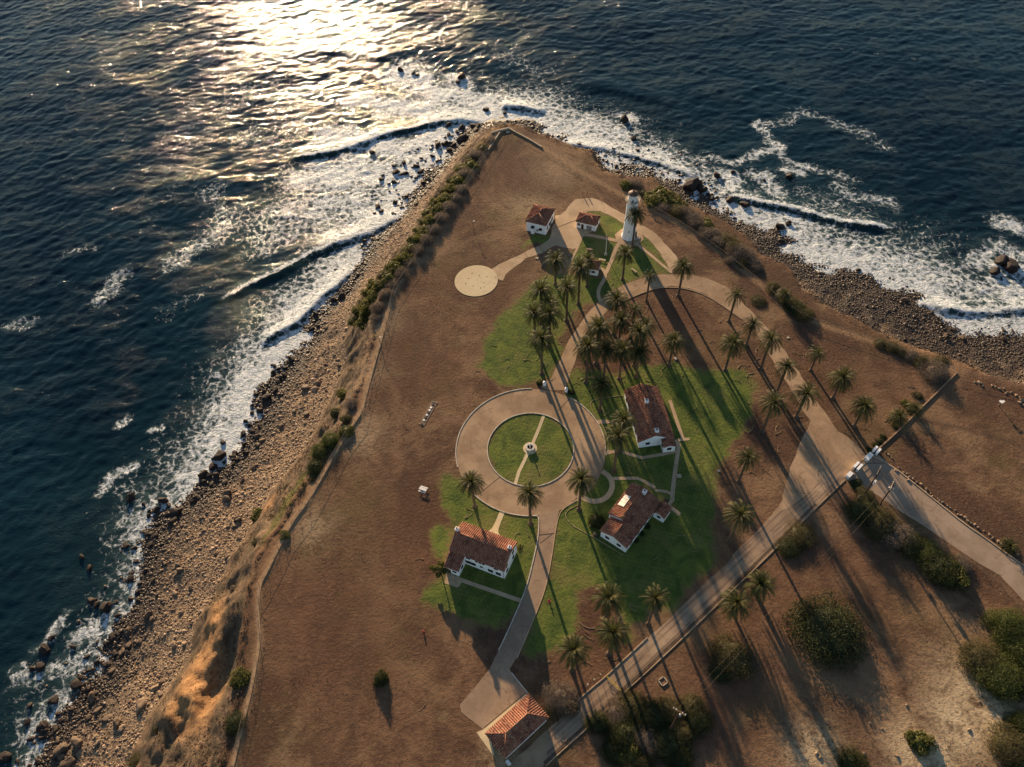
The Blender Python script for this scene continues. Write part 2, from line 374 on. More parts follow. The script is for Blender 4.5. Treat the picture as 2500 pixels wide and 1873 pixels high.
for pts, w_, s_ in [([(1221,330),(1222,360),(1215,400),(1195,440),(1170,475)], .5, .8),([(1243,325),(1262,375),(1285,420)], .45, .6),([(1240,345),(1300,372),(1330,430)], .4, .4),
  ([(2243,1034),(2275,1027),(2320,1042),(2386,1056),(2440,1078),(2500,1100)], .9, .8),([(2285,1075),(2300,1045),(2310,1035)], .8, .6),([(2200,1145),(2240,1140),(2290,1150),(2340,1158)], .7, .7),([(2300,1110),(2350,1105),(2400,1085)], .6, .5),
  ([(930,980),(945,1100),(930,1250),(900,1400),(880,1560),(860,1740),(850,1873)], 1.3, .35),([(1040,760),(1010,900),(1000,1050),(990,1200)], 1.6, .35),([(1000,760),(1080,880),(1100,960)], 1.2, .3),([(1700,760),(1720,860),(1740,900)], 1.0, .3),([(1900,1320),(2000,1420),(2120,1500),(2250,1560)], 1.2, .3)]:
    L = smooth(GL(pts), 2); lo = L.min(0)-8; hi = L.max(0)+8; m = (X > lo[0]) & (X < hi[0]) & (Y > lo[1]) & (Y < hi[1])
    dd = dist_line(X[m]+(fbm(X[m], Y[m], 6, 3, 3)-.5)*3, Y[m]+(fbm(X[m], Y[m], 6, 9, 3)-.5)*3, L); trk[m] = np.maximum(trk[m], s_*np.exp(-(dd/w_)**2))
red = np.zeros(X.shape)
for px, py, r in [(1640,770,16),(1480,900,9),(1760,1000,12),(1700,1180,10),(2050,960,16),(1100,700,14),(1230,700,12),(1000,900,18),(850,1500,22),(1020,1300,18),(1290,430,16),(1450,1560,12),(1800,1700,18),(2000,1400,14)]:
    c = G(px, py); red = np.maximum(red, np.exp(-((X-c[0])**2+(Y-c[1])**2)/(r*r)))
m3 = np.stack([trk, red, trk, trk*0+1], -1).reshape(-1, 4)
wet = np.where(beach | sea_, sstep(.45, 1.0, u+bn*.5), 0); esb = beach & (X > 70); wet = np.where(esb, sstep(.22, .62, u+bn*.8-.12*sstep(150, 190, X)), wet); wet = np.where(sea_, 1, wet)
bm = np.where(beach | sea_, 1.0, 0.0)
cl = np.where(slope, np.clip(dT/3, 0, 1), 0)
m1 = np.stack([lawnm, bm, cl, wet], -1).reshape(-1, 4); m2 = np.stack([pale, gcv, scarp, berm], -1).reshape(-1, 4)
nx, ny = X.shape
idx = np.arange(nx*ny).reshape(nx, ny)
F = np.stack([idx[:-1, :-1], idx[1:, :-1], idx[1:, 1:], idx[:-1, 1:]], -1).reshape(-1, 4)
def m_ground():
    t = NT('ground_soil_grass'); p = t.pos()
    la, be, cl_, we = t.attr('m1'); pa, gc, sc, br = t.attr('m2')
    n1 = t.noise(p, .035, 5, .6); n2 = t.noise(p, .22, 6, .65, .6); n3 = t.noise(p, 1.1, 5, .7); n4 = t.noise(p, 4.5, 4, .7)
    dry = t.mix(t.ss(n2, .33, .68), (.100, .052, .030), (.205, .115, .062))
    dry = t.mix(t.math('MULTIPLY', t.ss(n1, .45, .68), .6), dry, (.115, .085, .032))
    nL = t.noise(p, .018, 5, .65, .8); dry = t.mix(t.math('MULTIPLY', t.ss(nL, .44, .58), .75), dry, (.070, .035, .022)); nM = t.noise(p, .045, 5, .62, .6); dry = t.mix(t.math('MULTIPLY', t.ss(nM, .50, .64), .7), dry, (.250, .150, .080))
    dry = t.mix(t.math('MULTIPLY', t.ss(n3, .5, .8), .55), dry, (.28, .18, .10))
    dry = t.mix(t.math('MULTIPLY', t.ss(n4, .5, .3), .55), dry, (.06, .032, .018))
    dry = t.mix(t.math('MULTIPLY', t.ss(t.vor(p, .9), .0, .35, 1, 0), .35), dry, (.055, .035, .016))
    dry = t.mix(t.math('MULTIPLY', t.math('MULTIPLY', pa, t.ss(n3, .25, .55)), t.ss(n2, .28, .52)), dry, (.56, .42, .25))
    tk, rd, _, _ = t.attr('m3')
    dry = t.mix(t.math('MULTIPLY', rd, t.ss(n2, .3, .6, .25, .6)), dry, (.095, .042, .024))
    dry = t.mix(t.math('MULTIPLY', tk, t.ss(n3, .3, .6, .5, .9)), dry, (.060, .036, .024))
    gp = t.ss(t.noise(p, .075, 5, .6), .58, .72); dry = t.mix(t.math('MULTIPLY', gp, .4), dry, (.24, .17, .085))
    dry = t.mix(t.math('MULTIPLY', br, .8), dry, (.30, .185, .10))
    # lawns with mowing passes
    w1 = t.n('TexWave', wave_type='BANDS', bands_direction='X'); t.set(w1.inputs['Vector'], t.mapv(p, (1, 1, 1), (0, 0, .55))); w1.inputs['Scale'].default_value = .30; w1.inputs['Distortion'].default_value = 2.2; w1.inputs['Detail'].default_value = 2
    w2 = t.n('TexWave', wave_type='BANDS', bands_direction='Y'); t.set(w2.inputs['Vector'], t.mapv(p, (1, 1, 1), (0, 0, .35))); w2.inputs['Scale'].default_value = .27; w2.inputs['Distortion'].default_value = 2.2
    wv = t.math('MAXIMUM', t.ss(w1.outputs[1], .75, 1), t.ss(w2.outputs[1], .75, 1))
    gr = t.mix(t.ss(n2, .3, .7), (.055, .084, .016), (.145, .168, .031))
    gr = t.mix(t.math('MULTIPLY', t.ss(t.noise(p, .07, 6, .65), .50, .66), .75), gr, (.165, .145, .045))
    gr = t.mix(t.math('MULTIPLY', t.math('MULTIPLY', wv, t.ss(t.noise(p, .05, 2), .42, .6)), .34), gr, (.022, .038, .010))
    gr = t.mix(t.math('MULTIPLY', t.ss(n3, .62, .8), .6), gr, (.14, .11, .045))
    gr = t.mix(t.math('MULTIPLY', t.ss(n4, .5, .3), .4), gr, (.02, .035, .008))
    lk = t.math('ADD', la, t.math('MULTIPLY', t.math('SUBTRACT', t.noise(p, .20, 8, .75), .5), 1.25))
    lk0 = t.math('MULTIPLY', t.ss(lk, .30, .50), t.ss(la, .06, .25)); lk = t.math('MULTIPLY', t.ss(lk, .42, .62), t.ss(la, .12, .32))
    c = t.mix(t.math('MULTIPLY', lk0, .8), dry, t.mix(n3, (.10, .085, .025), (.19, .15, .055)))
    c = t.mix(lk, c, gr)
    # cliff: brush-covered earth, orange where freshly slumped
    st = t.noise(t.mapv(p, (1, 1, .3), (0, 0, .5)), .35, 6, .7, 1.2)
    cf = t.mix(t.ss(st, .38, .62), (.072, .047, .031), (.200, .130, .078))
    cf = t.mix(t.math('MULTIPLY', t.ss(n2, .44, .56), .8), cf, (.085, .062, .038))
    cf = t.mix(t.math('MULTIPLY', t.ss(n4, .5, .3), .5), cf, (.05, .032, .02))
    cf = t.mix(t.math('MULTIPLY', sc, .75), cf, t.mix(t.ss(t.math('ADD', n3, t.math('MULTIPLY', st, .6)), .55, .95), (.19, .085, .035), (.44, .24, .10)))
    gk = t.math('ADD', gc, t.math('MULTIPLY', t.math('SUBTRACT', n2, .5), 1.2))
    cf = t.mix(t.math('MULTIPLY', t.ss(gk, .4, .65), .85), cf, t.mix(t.ss(n3, .35, .65), (.045, .04, .012), (.10, .095, .02)))
    c = t.mix(t.ss(cl_, .15, .8), c, cf)
    # beach shingle
    vb = t.vor(p, 1.9, 'F1', 1); s2 = t.n('SeparateColor'); t.t.links.new(vb, s2.inputs[0])
    bc = t.mix(s2.outputs[0], (.13, .085, .055), (.42, .30, .19))
    bc = t.mix(t.ss(t.vor(p, 1.9, 'DISTANCE_TO_EDGE'), .0, .12, 1, 0), bc, (.03, .02, .014))
    bc = t.mix(t.math('MULTIPLY', t.ss(we, .1, .75), .85), bc, (.030, .020, .014))
    c = t.mix(be, c, bc)
    h = t.math('ADD', t.math('MULTIPLY', n3, .9), t.math('MULTIPLY', n4, .35))
    nb = t.bump(h, .8, .38)
    return t.fin(t.bsdf(c, t.ss(we, 0, 1, .95, .45), .2, nb))
GROUND = m_ground()
me = np_mesh('ground', np.stack([X, Y, Z], -1).reshape(-1, 3), F, GROUND, True, {'m1': m1, 'm2': m2, 'm3': m3})
tag(link_mesh('ground', me), kind='structure')
# ============================================================ the sea
def ocean(N, L, wdir, wind, seed, amp):
    r = np.random.default_rng(seed); k = np.fft.fftfreq(N, L/N)*2*pi; KX, KY = np.meshgrid(k, k, indexing='ij'); K = np.hypot(KX, KY); K[0, 0] = 1e9
    lw = wind**2/9.81; co = (KX*wdir[0]+KY*wdir[1])/K
    Ph = np.exp(-1/(K*lw)**2)/K**4*(np.abs(co)**3+.06)*np.exp(-(K*.18)**2); Ph[0, 0] = 0
    h = np.fft.ifft2(np.sqrt(Ph)*(r.normal(size=(N, N))+1j*r.normal(size=(N, N)))).real
    return h/h.std()*amp
def samp(T, L, x, y):
    N = T.shape[0]; a = x/L*N; b = y/L*N; i = np.floor(a).astype(int); j = np.floor(b).astype(int); fa = a-i; fb = b-j
    g = lambda p, q_: T[p % N, q_ % N]
    return (g(i, j)*(1-fa)+g(i+1, j)*fa)*(1-fb)+(g(i, j+1)*(1-fa)+g(i+1, j+1)*fa)*fb
sx = axis(-330, 330, .85, 14000, 1.4); sy = axis(-10, 510, .85, 14000, 1.4)
SX, SY = np.meshgrid(sx, sy, indexing='ij')
wd = np.array([.42, -.9]); wd /= np.hypot(*wd)
O1 = ocean(256, 233., wd, 4.2, 1, .082); O2 = ocean(256, 151., np.array([.15, -.99]), 3.0, 2, .066); O3 = ocean(256, 97., np.array([.8, -.6]), 2.3, 4, .045)
near = sstep(900, 420, np.hypot(SX, SY-200))
H_ = samp(O1, 233., SX, SY)+samp(O2, 151., SX+.3*SY, SY)+samp(O3, 97., SX, SY-.2*SX)
shW = dist_line(SX, SY, watC); inWs = inside(SX, SY, watP); shW = np.where(inWs, -shW, shW)
H_ *= (.35+.65*sstep(0, 45, shW))*(.15+.85*near)
# long swell
H_ += .12*np.sin((SX*.30+SY*.95)*2*pi/62+1.5*fbm(SX, SY, 120, 3, 2)*3)*sstep(10, 60, shW)
WAVES = [
 ([(699,391),(793,376),(870,358),(934,329),(999,317),(1087,294),(1181,297)], 1.25, 3.0, 1.0, .5),
 ([(530,740),(611,699),(700,655),(764,617),(870,582),(952,541),(1000,515)], 1.0, 3.4, .65, .6),
 ([(636,840),(672,820),(733,783),(774,738),(819,698),(866,655)], 1.0, 2.2, .9, .8),
 ([(1760,470),(1843,495),(1920,508),(1997,531),(2088,549),(2190,562)], 1.05, 2.8, .9, .6),
 ([(2230,745),(2300,755),(2390,762),(2449,761),(2500,755),(2600,740)], .8, 2.4, .8, .8),
 ([(1222,262),(1276,264),(1330,277)], 1.3, 2.6, .8, .5),
 ([(723,126),(823,129),(917,138),(980,150)], .6, 4.2, .15, .3),
 ([(1367,350),(1421,357),(1489,367),(1564,388),(1647,411),(1700,435)], .9, 2.4, .9, .7),
 ([(1400,205),(1480,215),(1560,232),(1650,255)], .7, 4.5, .0, .3),
 ([(1700,610),(1840,600),(1960,640)], .0, 2., .0, .0)]
FO = np.zeros(SX.shape); FCE = np.zeros(SX.shape); GRN = np.zeros(SX.shape)
for pts, hh, w, fo, vv in WAVES:
    if hh == 0: continue
    L = smooth(GL(pts, SEA), 3)
    lo = L.min(0)-25; hi = L.max(0)+25
    m = (SX > lo[0]) & (SX < hi[0]) & (SY > lo[1]) & (SY < hi[1]); xs = SX[m]; ys = SY[m]
    best = np.full(xs.shape, 1e9); sd_ = np.zeros(xs.shape); tt = np.zeros(xs.shape); n = len(L)
    for i in range(n-1):
        a = L[i]; d = L[i+1]-a; qq = d@d; tk = ((xs-a[0])*d[0]+(ys-a[1])*d[1])/qq; tc = np.clip(tk, 0, 1)
        r = (xs-a[0]-tc*d[0])**2+(ys-a[1]-tc*d[1])**2; cr = ((xs-a[0])*d[1]-(ys-a[1])*d[0])/sqrt(qq)
        u_ = r < best; best = np.where(u_, r, best); sd_ = np.where(u_, cr, sd_); tt = np.where(u_, (i+tc)/(n-1), tt)
    s = np.sign(sd_)*np.sqrt(best)+(fbm(xs, ys, 5, 41, 3)-.5)*2.2      # + = shoreward
    prof = np.where(s > 0, np.exp(-(s/(w*.75))**2), np.exp(-(s/(w*1.9))**2))*hh*np.clip(np.sin(pi*np.clip(tt, .02, .98))*1.8, 0, 1)*(.45+1.1*fbm(xs, ys, 14, 47, 3))
    Hm = H_[m]; H_[m] = Hm*(1-.5*np.clip(prof, 0, 1))+prof
    f = np.clip(np.sin(pi*np.clip(tt, .03, .97))*2.2, 0, 1)*fo*(np.exp(-((s+w*.25)/(w*.55))**2)+vv*np.exp(-((s-w*1.1)/(w*1.2))**2)*0+.55*vv*sstep(w*.6, w*1.4, s)*sstep(w*5, w*2, s)+.5*vv*sstep(-w*4.5, -w*.6, s)*(s < 0))
    FO[m] = np.maximum(FO[m], f); FCE[m] = np.maximum(FCE[m], np.exp(-((s-w*.75)/(w*.42))**2)*min(1, hh)*np.clip(np.sin(pi*np.clip(tt, .02, .98))*2, 0, 1))
    GRN[m] = np.maximum(GRN[m], .8*np.exp(-((s-w*.35)/(w*.6))**2)*(hh > .8))
# surf along the shore, its width surveyed from the photo
SURF = [((105,1873),12,.74),((200,1720),13,.72),((300,1540),13,.76),((345,1400),12,.78),((420,1260),15,.90),((540,1160),20,1.08),((600,1090),22,1.12),((650,960),24,1.16),((740,850),22,1.14),((830,720),22,1.05),((900,620),26,.98),((980,520),30,1.02),((1060,430),34,1.05),((1120,350),34,1.08),((1170,310),30,1.1),((1245,292),26,1.08),((1330,333),30,1.06),((1447,367),28,1.06),((1540,425),22,1.04),((1690,488),20,1.04),((1816,556),19,1.06),((1900,600),26,1.06),((1997,664),34,1.05),((2133,698),32,1.03),((2260,745),30,1.04),((2350,820),24,.98),((2500,830),30,.98)]
cw = np.full(SX.shape, 0.); cs = np.zeros(SX.shape); cf_ = np.zeros(SX.shape)
for (px, py), wid, st in SURF:
    c = G(px, py, SEA); wgt = 1/((SX-c[0])**2+(SY-c[1])**2+30)**2
    cw += wgt; cs += wgt*wid; cf_ += wgt*st
wid = cs/cw; st = cf_/cw
nn = fbm(SX, SY, 22, 61, 4)
surf = st*np.exp(-np.clip(shW, 0, None)**1.5/(wid*(.75+1.1*nn))**1.5)
surf = np.where(shW < 0, st, surf)
FO = np.maximum(FO, surf*.95)
STROKES = [  # loose foam rafts: polyline px, half width m, strength
 ([(1741,388),(1794,403),(1844,376),(1905,365),(1910,385),(1950,405),(1982,411)], 3.2, .62),
 ([(1852,306),(1910,300),(1958,273),(2020,290),(2100,320),(2160,360)], 5, .48),
 ([(1855,305),(1880,345),(1905,365)], 4, .62),([(2050,460),(2110,485),(2170,500)], 6, .55),([(1990,410),(2080,440)], 5, .50),
 ([(2060,120),(2200,140),(2350,160)], 3, .30),([(980,175),(1010,200),(1060,225),(1120,230),(1180,250)], 13, .78),([(960,175),(990,150),(1040,165)], 5, .62),
 ([(1100,190),(1140,200),(1150,230)], 6, .68),([(880,240),(950,260),(1040,270),(1150,280)], 11, .80),([(820,330),(900,350),(1000,360),(1080,330)], 12, .88),
 ([(760,430),(850,420),(960,430),(1040,420)], 16, .80),([(700,520),(800,500),(900,500)], 16, .66),([(640,590),(760,560)], 14, .58),([(430,640),(480,600),(540,560)], 9, .55),
 ([(240,735),(275,700),(300,670)], 5, .55),([(20,790),(60,785)], 5, .5),([(160,620),(220,610)], 5, .4),([(290,1040),(315,1020)], 2.5, .62),([(370,1053),(390,1050)], 2.5, .66),([(250,1200),(275,1160),(330,1145)], 3, .62),
 ([(120,1570),(160,1500)], 2.5, .58),([(80,1590),(105,1580)], 2, .5),([(200,1560),(260,1530),(330,1490)], 4.5, .62),([(60,1650),(150,1630),(230,1600)], 5, .56),
 ([(1245,262),(1330,285),(1430,300),(1520,330)], 10, .72),([(1380,300),(1450,325),(1560,370),(1640,390)], 9, .70),([(1520,278),(1545,292)], 4, .72),([(1600,350),(1700,390)], 8, .52),
 ([(1750,425),(1800,440),(1790,465)], 5, .70),([(1860,425),(1890,450),(1905,475)], 6, .66),([(1915,415),(1950,425)], 4, .72),([(2000,600),(2080,640),(2160,680)], 16, .72),([(2180,640),(2230,690),(2260,720)], 9, .62),
 ([(2380,640),(2430,600),(2480,620)], 7, .62),([(2440,540),(2490,560)], 6, .72),([(2430,650),(2500,660)], 10, .68),([(2440,690),(2500,720)], 12, .72),([(2350,700),(2440,740)], 10, .66),([(1960,470),(2050,500)], 6, .46),
 ([(1230,130),(1280,160),(1330,180)], 10, .42),([(560,250),(640,210),(700,240)], 14, .42),([(380,500),(450,440)], 8, .3),([(600,330),(680,350),(720,300)], 14, .42),
 ([(520,470),(560,520),(640,560)], 12, .45),([(400,760),(520,700)], 9, .35)]
for pts, w, s_ in STROKES:
    L = GL(pts, SEA); lo = L.min(0)-w*3; hi = L.max(0)+w*3
    m = (SX > lo[0]) & (SX < hi[0]) & (SY > lo[1]) & (SY < hi[1]); xs = SX[m]; ys = SY[m]
    d = dist_line(xs+(fbm(xs, ys, 7, 71, 3)-.5)*w*1.3, ys+(fbm(xs, ys, 7, 77, 3)-.5)*w*1.3, L)
    FO[m] = np.maximum(FO[m], min(.95, s_*1.12)*np.exp(-(d/(w*1.15))**2))
FO *= 1-.45*FCE
sh = np.exp(-np.clip(shW, 0, None)/26.)
sm1 = np.stack([np.clip(FO, 0, 1.2), np.clip(sh, 0, 1), GRN, np.ones(SX.shape)], -1).reshape(-1, 4)
keep = shW > -14
nx, ny = SX.shape; idx = np.arange(nx*ny).reshape(nx, ny)
fk = keep[:-1, :-1] | keep[1:, :-1] | keep[1:, 1:] | keep[:-1, 1:]
F = np.stack([idx[:-1, :-1], idx[1:, :-1], idx[1:, 1:], idx[:-1, 1:]], -1)[fk]
def m_sea():
    t = NT('sea_water'); p = t.pos(); fo, sh_, gn, _ = t.attr('sea')
    ps = t.mapv(p, (1, 1, 0))
    pr = t.mapv(ps, (1.0, 1.9, 1), (0, 0, -.42))
    n1 = t.noise(pr, .55, 6, .68, .4); n2 = t.noise(pr, 2.6, 4, .6); n0 = t.noise(pr, .16, 5, .6, .3); big = t.noise(ps, .012, 4)
    h = t.math('ADD', t.math('MULTIPLY', n1, .80), t.math('ADD', t.math('MULTIPLY', n2, .30), t.math('MULTIPLY', n0, .5)))
    cm = t.ss(t.noise(pr, .035, 4, .6, .5), .38, .68, .38, 1.18)
    nb = t.bump(t.math('MULTIPLY', h, cm), 1.0, .31)
    deep = t.mix(t.ss(big, .4, .62), (.0024, .0125, .0215), (.0040, .0200, .0315))
    kelp = t.math('MULTIPLY', t.ss(t.noise(ps, .03, 4, .6), .50, .62), t.ss(t.noise(pr, .9, 5, .75), .56, .66))
    deep = t.mix(t.math('MULTIPLY', kelp, .7), deep, (.030, .014, .008))
    deep = t.mix(t.math('MULTIPLY', sh_, .75), deep, (.014, .034, .036))
    deep = t.mix(t.math('MULTIPLY', t.ss(t.math('ADD', fo, t.math('MULTIPLY', t.math('SUBTRACT', n0, .5), .8)), .25, .95), .8), deep, (.060, .095, .090))
    deep = t.mix(gn, deep, (.016, .034, .028))
    wat = t.bsdf(deep, .06, .15, nb, IOR=1.33, Specular_Tint=(.80, .93, 1.0, 1))
    # foam lace
    wp = t.n('VectorMath', operation='ADD'); sc_ = t.n('VectorMath', operation='SCALE'); t.set(sc_.inputs[0], t.noisec(ps, .22, 3)); sc_.inputs['Scale'].default_value = 3.4
    t.set(wp.inputs[0], ps); t.set(wp.inputs[1], sc_.outputs[0]); pw = wp.outputs[0]
    v1 = t.vor(pw, .30, 'DISTANCE_TO_EDGE'); v2 = t.vor(pw, .75, 'DISTANCE_TO_EDGE')
    nz = t.noise(pw, .55, 7, .68, .8); nzb = t.noise(ps, .10, 4, .6, 1.)
    a = t.math('SUBTRACT', t.math('MULTIPLY', fo, 1.42), .47)
    a = t.math('SUBTRACT', a, t.math('MULTIPLY', t.ss(v1, .0, .34), .36))
    a = t.math('SUBTRACT', a, t.math('MULTIPLY', t.ss(v2, .0, .34), .24))
    a = t.math('ADD', a, t.math('MULTIPLY', t.math('SUBTRACT', nz, .5), 1.5))
    a = t.math('ADD', a, t.math('MULTIPLY', t.math('SUBTRACT', nzb, .5), .75))
    k = t.math('MULTIPLY', t.ss(a, -.06, .58), t.ss(fo, .10, .28))
    fn = t.bump(t.math('ADD', t.math('MULTIPLY', nz, 1.0), t.math('MULTIPLY', n1, .8)), 1.0, .45)
    ff = t.noise(t.mapv(pw, (1, 1.6, 1), (0, 0, -.4)), 1.9, 6, .75, .6)
    k = t.math('MULTIPLY', k, t.ss(ff, .30, .44, .45, 1.0))
    fm = t.bsdf(t.mix(t.ss(t.math('ADD', nz, t.math('MULTIPLY', t.math('SUBTRACT', ff, .5), 1.2)), .3, .75), (.36, .42, .43), (.84, .84, .82)), .7, .25, fn)
    mx = t.n('MixShader', i0=k, i1=wat, i2=fm)
    return t.fin(mx.outputs[0])
SEAM = m_sea()
V = np.stack([SX, SY, SEA+H_], -1).reshape(-1, 3)
used = np.zeros(len(V), bool); used[F.ravel()] = True; rem = np.cumsum(used)-1
tag(link_mesh('sea_water', np_mesh('sea_water', V[used], rem[F], SEAM, True, {'sea': sm1[used]})), kind='structure')
del V
# ============================================================ roads, paths, kerbs (sheets above the soil)
def m_asphalt(name, a, b, crack=.5, dirv=None):
    t = NT(name); p = t.pos()
    n1 = t.noise(p, .12, 5, .6); n2 = t.noise(p, .9, 6, .7, .5); n3 = t.noise(p, 7, 3, .7)
    c = t.mix(t.ss(n1, .35, .65), a, b)
    c = t.mix(t.math('MULTIPLY', t.ss(n2, .52, .72), .35), c, tuple(x*.5 for x in a))
    c = t.mix(t.math('MULTIPLY', t.ss(n3, .55, .75), .3), c, tuple(min(1, x*1.4) for x in b))
    if dirv is not None:
        sk = t.noise(t.mapv(t.mapv(p, (1, 1, 1), (0, 0, -atan2(dirv[1], dirv[0]))), (.04, 1.1, 1)), 1.0, 5, .65)
        c = t.mix(t.math('MULTIPLY', t.ss(sk, .46, .62), .65), c, (.105, .070, .050)); c = t.mix(t.math('MULTIPLY', t.ss(sk, .44, .34), .5), c, (.36, .25, .165))
    wv = t.n('VectorMath', operation='ADD'); t.set(wv.inputs[0], p); s_ = t.n('VectorMath', operation='SCALE'); t.set(s_.inputs[0], t.noisec(p, .8, 3)); s_.inputs['Scale'].default_value = 1.2
    t.set(wv.inputs[1], s_.outputs[0])
    e = t.vor(wv.outputs[0], .26, 'DISTANCE_TO_EDGE'); e2 = t.vor(wv.outputs[0], .55, 'DISTANCE_TO_EDGE')
    k = t.math('MULTIPLY', t.ss(e, .008, .022, 1, 0), t.ss(t.noise(p, .07, 2), .42, .6))
    k2 = t.math('MULTIPLY', t.ss(e2, .008, .026, 1, 0), t.ss(t.noise(p, .11, 2), .55, .68))
    c = t.mix(t.math('MULTIPLY', t.math('MAXIMUM', k, k2), crack), c, (.06, .038, .026))
    st = t.ss(t.noise(t.mapv(p, (1, 1, 1)), .35, 6, .75, 1.5), .59, .70)
    c = t.mix(t.math('MULTIPLY', st, .55), c, (.095, .062, .044)); bd = t.ss(t.noise(p, .06, 4, .6, .5), .5, .66); c = t.mix(t.math('MULTIPLY', bd, .35), c, (.17, .115, .075))
    return t.fin(t.bsdf(c, .92, .2, t.bump(n3, .4, .03)))
ASPH = m_asphalt('worn_asphalt', (.275, .178, .105), (.40, .272, .165), .4)
ASPH2 = m_asphalt('grey_asphalt', (.25, .168, .110), (.345, .240, .158), .35)
PATHM = m_asphalt('dusty_path_concrete', (.40, .275, .165), (.50, .355, .22), .45)
CPALE = m_asphalt('cream_concrete', (.56, .43, .255), (.62, .50, .31), .0)
KERB = plain('kerb_concrete', (.50, .43, .34), .85, .2, 1.0)
def sheet(name, pts, z, mat, th=.12, rag=0):
    """paving slab: top polygon plus a short skirt into the soil; long edges are slightly ragged"""
    if rag:
        P_ = resample(np.vstack([np.asarray(pts), np.asarray(pts)[:1]]), 1.1)[:-1]
        pts = P_+np.c_[fbm(P_[:, 0], P_[:, 1], 2.5, 13, 3)-.5, fbm(P_[:, 0], P_[:, 1], 2.5, 29, 3)-.5]*rag
    pts = [Vector((p[0], p[1], z)) for p in pts]
    tris = tessellate_polygon([pts]); mb = MB(); n = len(pts)
    mb.v = [tuple(p) for p in pts]+[(p.x, p.y, z-th) for p in pts]
    for a, b, c in tris:
        nrm = (pts[b]-pts[a]).cross(pts[c]-pts[a]).z
        mb.f.append((a, b, c) if nrm > 0 else (a, c, b))
    mb.f += [(i, (i+1) % n, n+(i+1) % n, n+i) for i in range(n)]
    return tag(mb.build(name, mat), kind='structure')
def ribbon(pts, w):
    P = np.asarray(pts, float); d = np.gradient(P, axis=0); d /= np.hypot(d[:, 0], d[:, 1])[:, None]+1e-9; nrm = np.c_[-d[:, 1], d[:, 0]]
    w = np.asarray(w if hasattr(w, '__len__') else [w]*len(P))[:, None]/2
    return np.vstack([P+nrm*w, (P-nrm*w)[::-1]])
def strip(name, pts, w, z, mat, sm=1): return sheet(name, ribbon(smooth(pts, sm) if sm else np.asarray(pts), w), z, mat)
Z0 = (1000, 900); Z3 = (1000, 1498); D_ = (1400, 900); E_ = (1800, 850); C_ = (1500, 650); S2 = (1400, 1200); S4 = (1400, 1498)
def zl(o, pts, s=q, z=0): return GL(ZM(o[0], o[1], s, pts), z)
# ring road
def ring(name, r0, r1, z, mat, a0=0, a1=2*pi, n=96):
    A = np.linspace(a0, a1, n+1); o = [(CIR[0]+r1*cos(a), CIR[1]+r1*sin(a)) for a in A]; i = [(CIR[0]+r0*cos(a), CIR[1]+r0*sin(a)) for a in A]
    mb = MB(); mb.v = [(x, y, z) for x, y in o]+[(x, y, z) for x, y in i]+[(x, y, z-.15) for x, y in o]+[(x, y, z-.15) for x, y in i]; m = n+1
    for k in range(n): mb.f += [(k, k+1, m+k+1, m+k), (k, 2*m+k, 2*m+k+1, k+1), (m+k, m+k+1, 3*m+k+1, 3*m+k)]
    return tag(mb.build(name, mat), kind='structure')
ring('ring_road', RIN+.15, ROUT-.1, .040, ASPH)
drive = [(1315.8,1258),(1314.5,1313),(1303,1363),(1290,1417),(1275,1462),(1249,1521),(1226,1571),(1217,1588),(1192,1638),(1176,1659),(1124,1720),(1127,1738),(1165,1772),(1179,1781),(1283,1695),(1292,1696),(1249,1643),(1244.5,1634),(1267,1597),(1308,1500),(1333,1435),(1348,1354),(1360,1268),(1368,1240),(1340,1235)]
sheet('driveway', GL(drive), .036, ASPH2, rag=.5)
sheet('garage_apron', zl(Z3, [(795,1252),(1250,868),(1306,892),(862,1300),(915,1530),(905,1540),(722,1282)]), .040, CPALE)
ROADL = [(1322,948),(1324,940),(1347,921),(1369,876),(1385,835),(1401,813),(1430,770),(1462,736),(1489,713),(1521,697),(1569,679),(1602,671),(1636,670),(1694,672),(1726,679),(1778,704),(1835,761),(1880,808),(1919,860),(1964,930),(2003,992),(2047,1053),(2085,1081),(2117,1113)]
ROADR = [(2063,1170),(1996,1233),(1854,1375),(1819,1403),(1780,1444),(1726,1498),(1669,1550),(1615,1604),(1567,1645),(1520,1688),(1500,1713),(1448,1760),(1362,1837),(1333,1865),(1290,1905),(1180,1925),(1200,1895),(1226,1876),(1249,1860),(1339,1781),(1407,1715),(1427,1697),(1481,1652),(1545,1591),(1613,1530),(1626,1519),(1690,1456),(1728,1417),(1767,1385),(1800,1344),(1832,1313),(1882,1259),(1908,1224),(1917,1186),(1927,1151),(1955,1078),(1971,1046),(1977,1027),(1943,971),(1919,933),(1896,899),(1873,858),(1853,822),(1810,776),(1771,749),(1726,720),(1681,704),(1640,698),(1602,702),(1580,709),(1530,729),(1498,749),(1478,763),(1440,800),(1415,838),(1408,872),(1397,903),(1385,935),(1382,952),(1350,955)]
sheet('access_road', GL(ROADL+ROADR), .032, ASPH, rag=.7)
ASPHL = m_asphalt('streaked_asphalt', (.24, .160, .105), (.40, .280, .180), .35, (GL([(2063,1170)])[0]-GL([(1362,1837)])[0]))
sheet('lower_road', GL(ROADR[:14]+[(1339,1781),(1407,1715),(1427,1697),(1481,1652),(1545,1591),(1613,1530),(1626,1519),(1690,1456),(1728,1417),(1767,1385),(1800,1344),(1832,1313),(1882,1262),(1930,1235),(1975,1205),(2020,1150),(2040,1120),(2063,1140)]), .036, ASPHL)
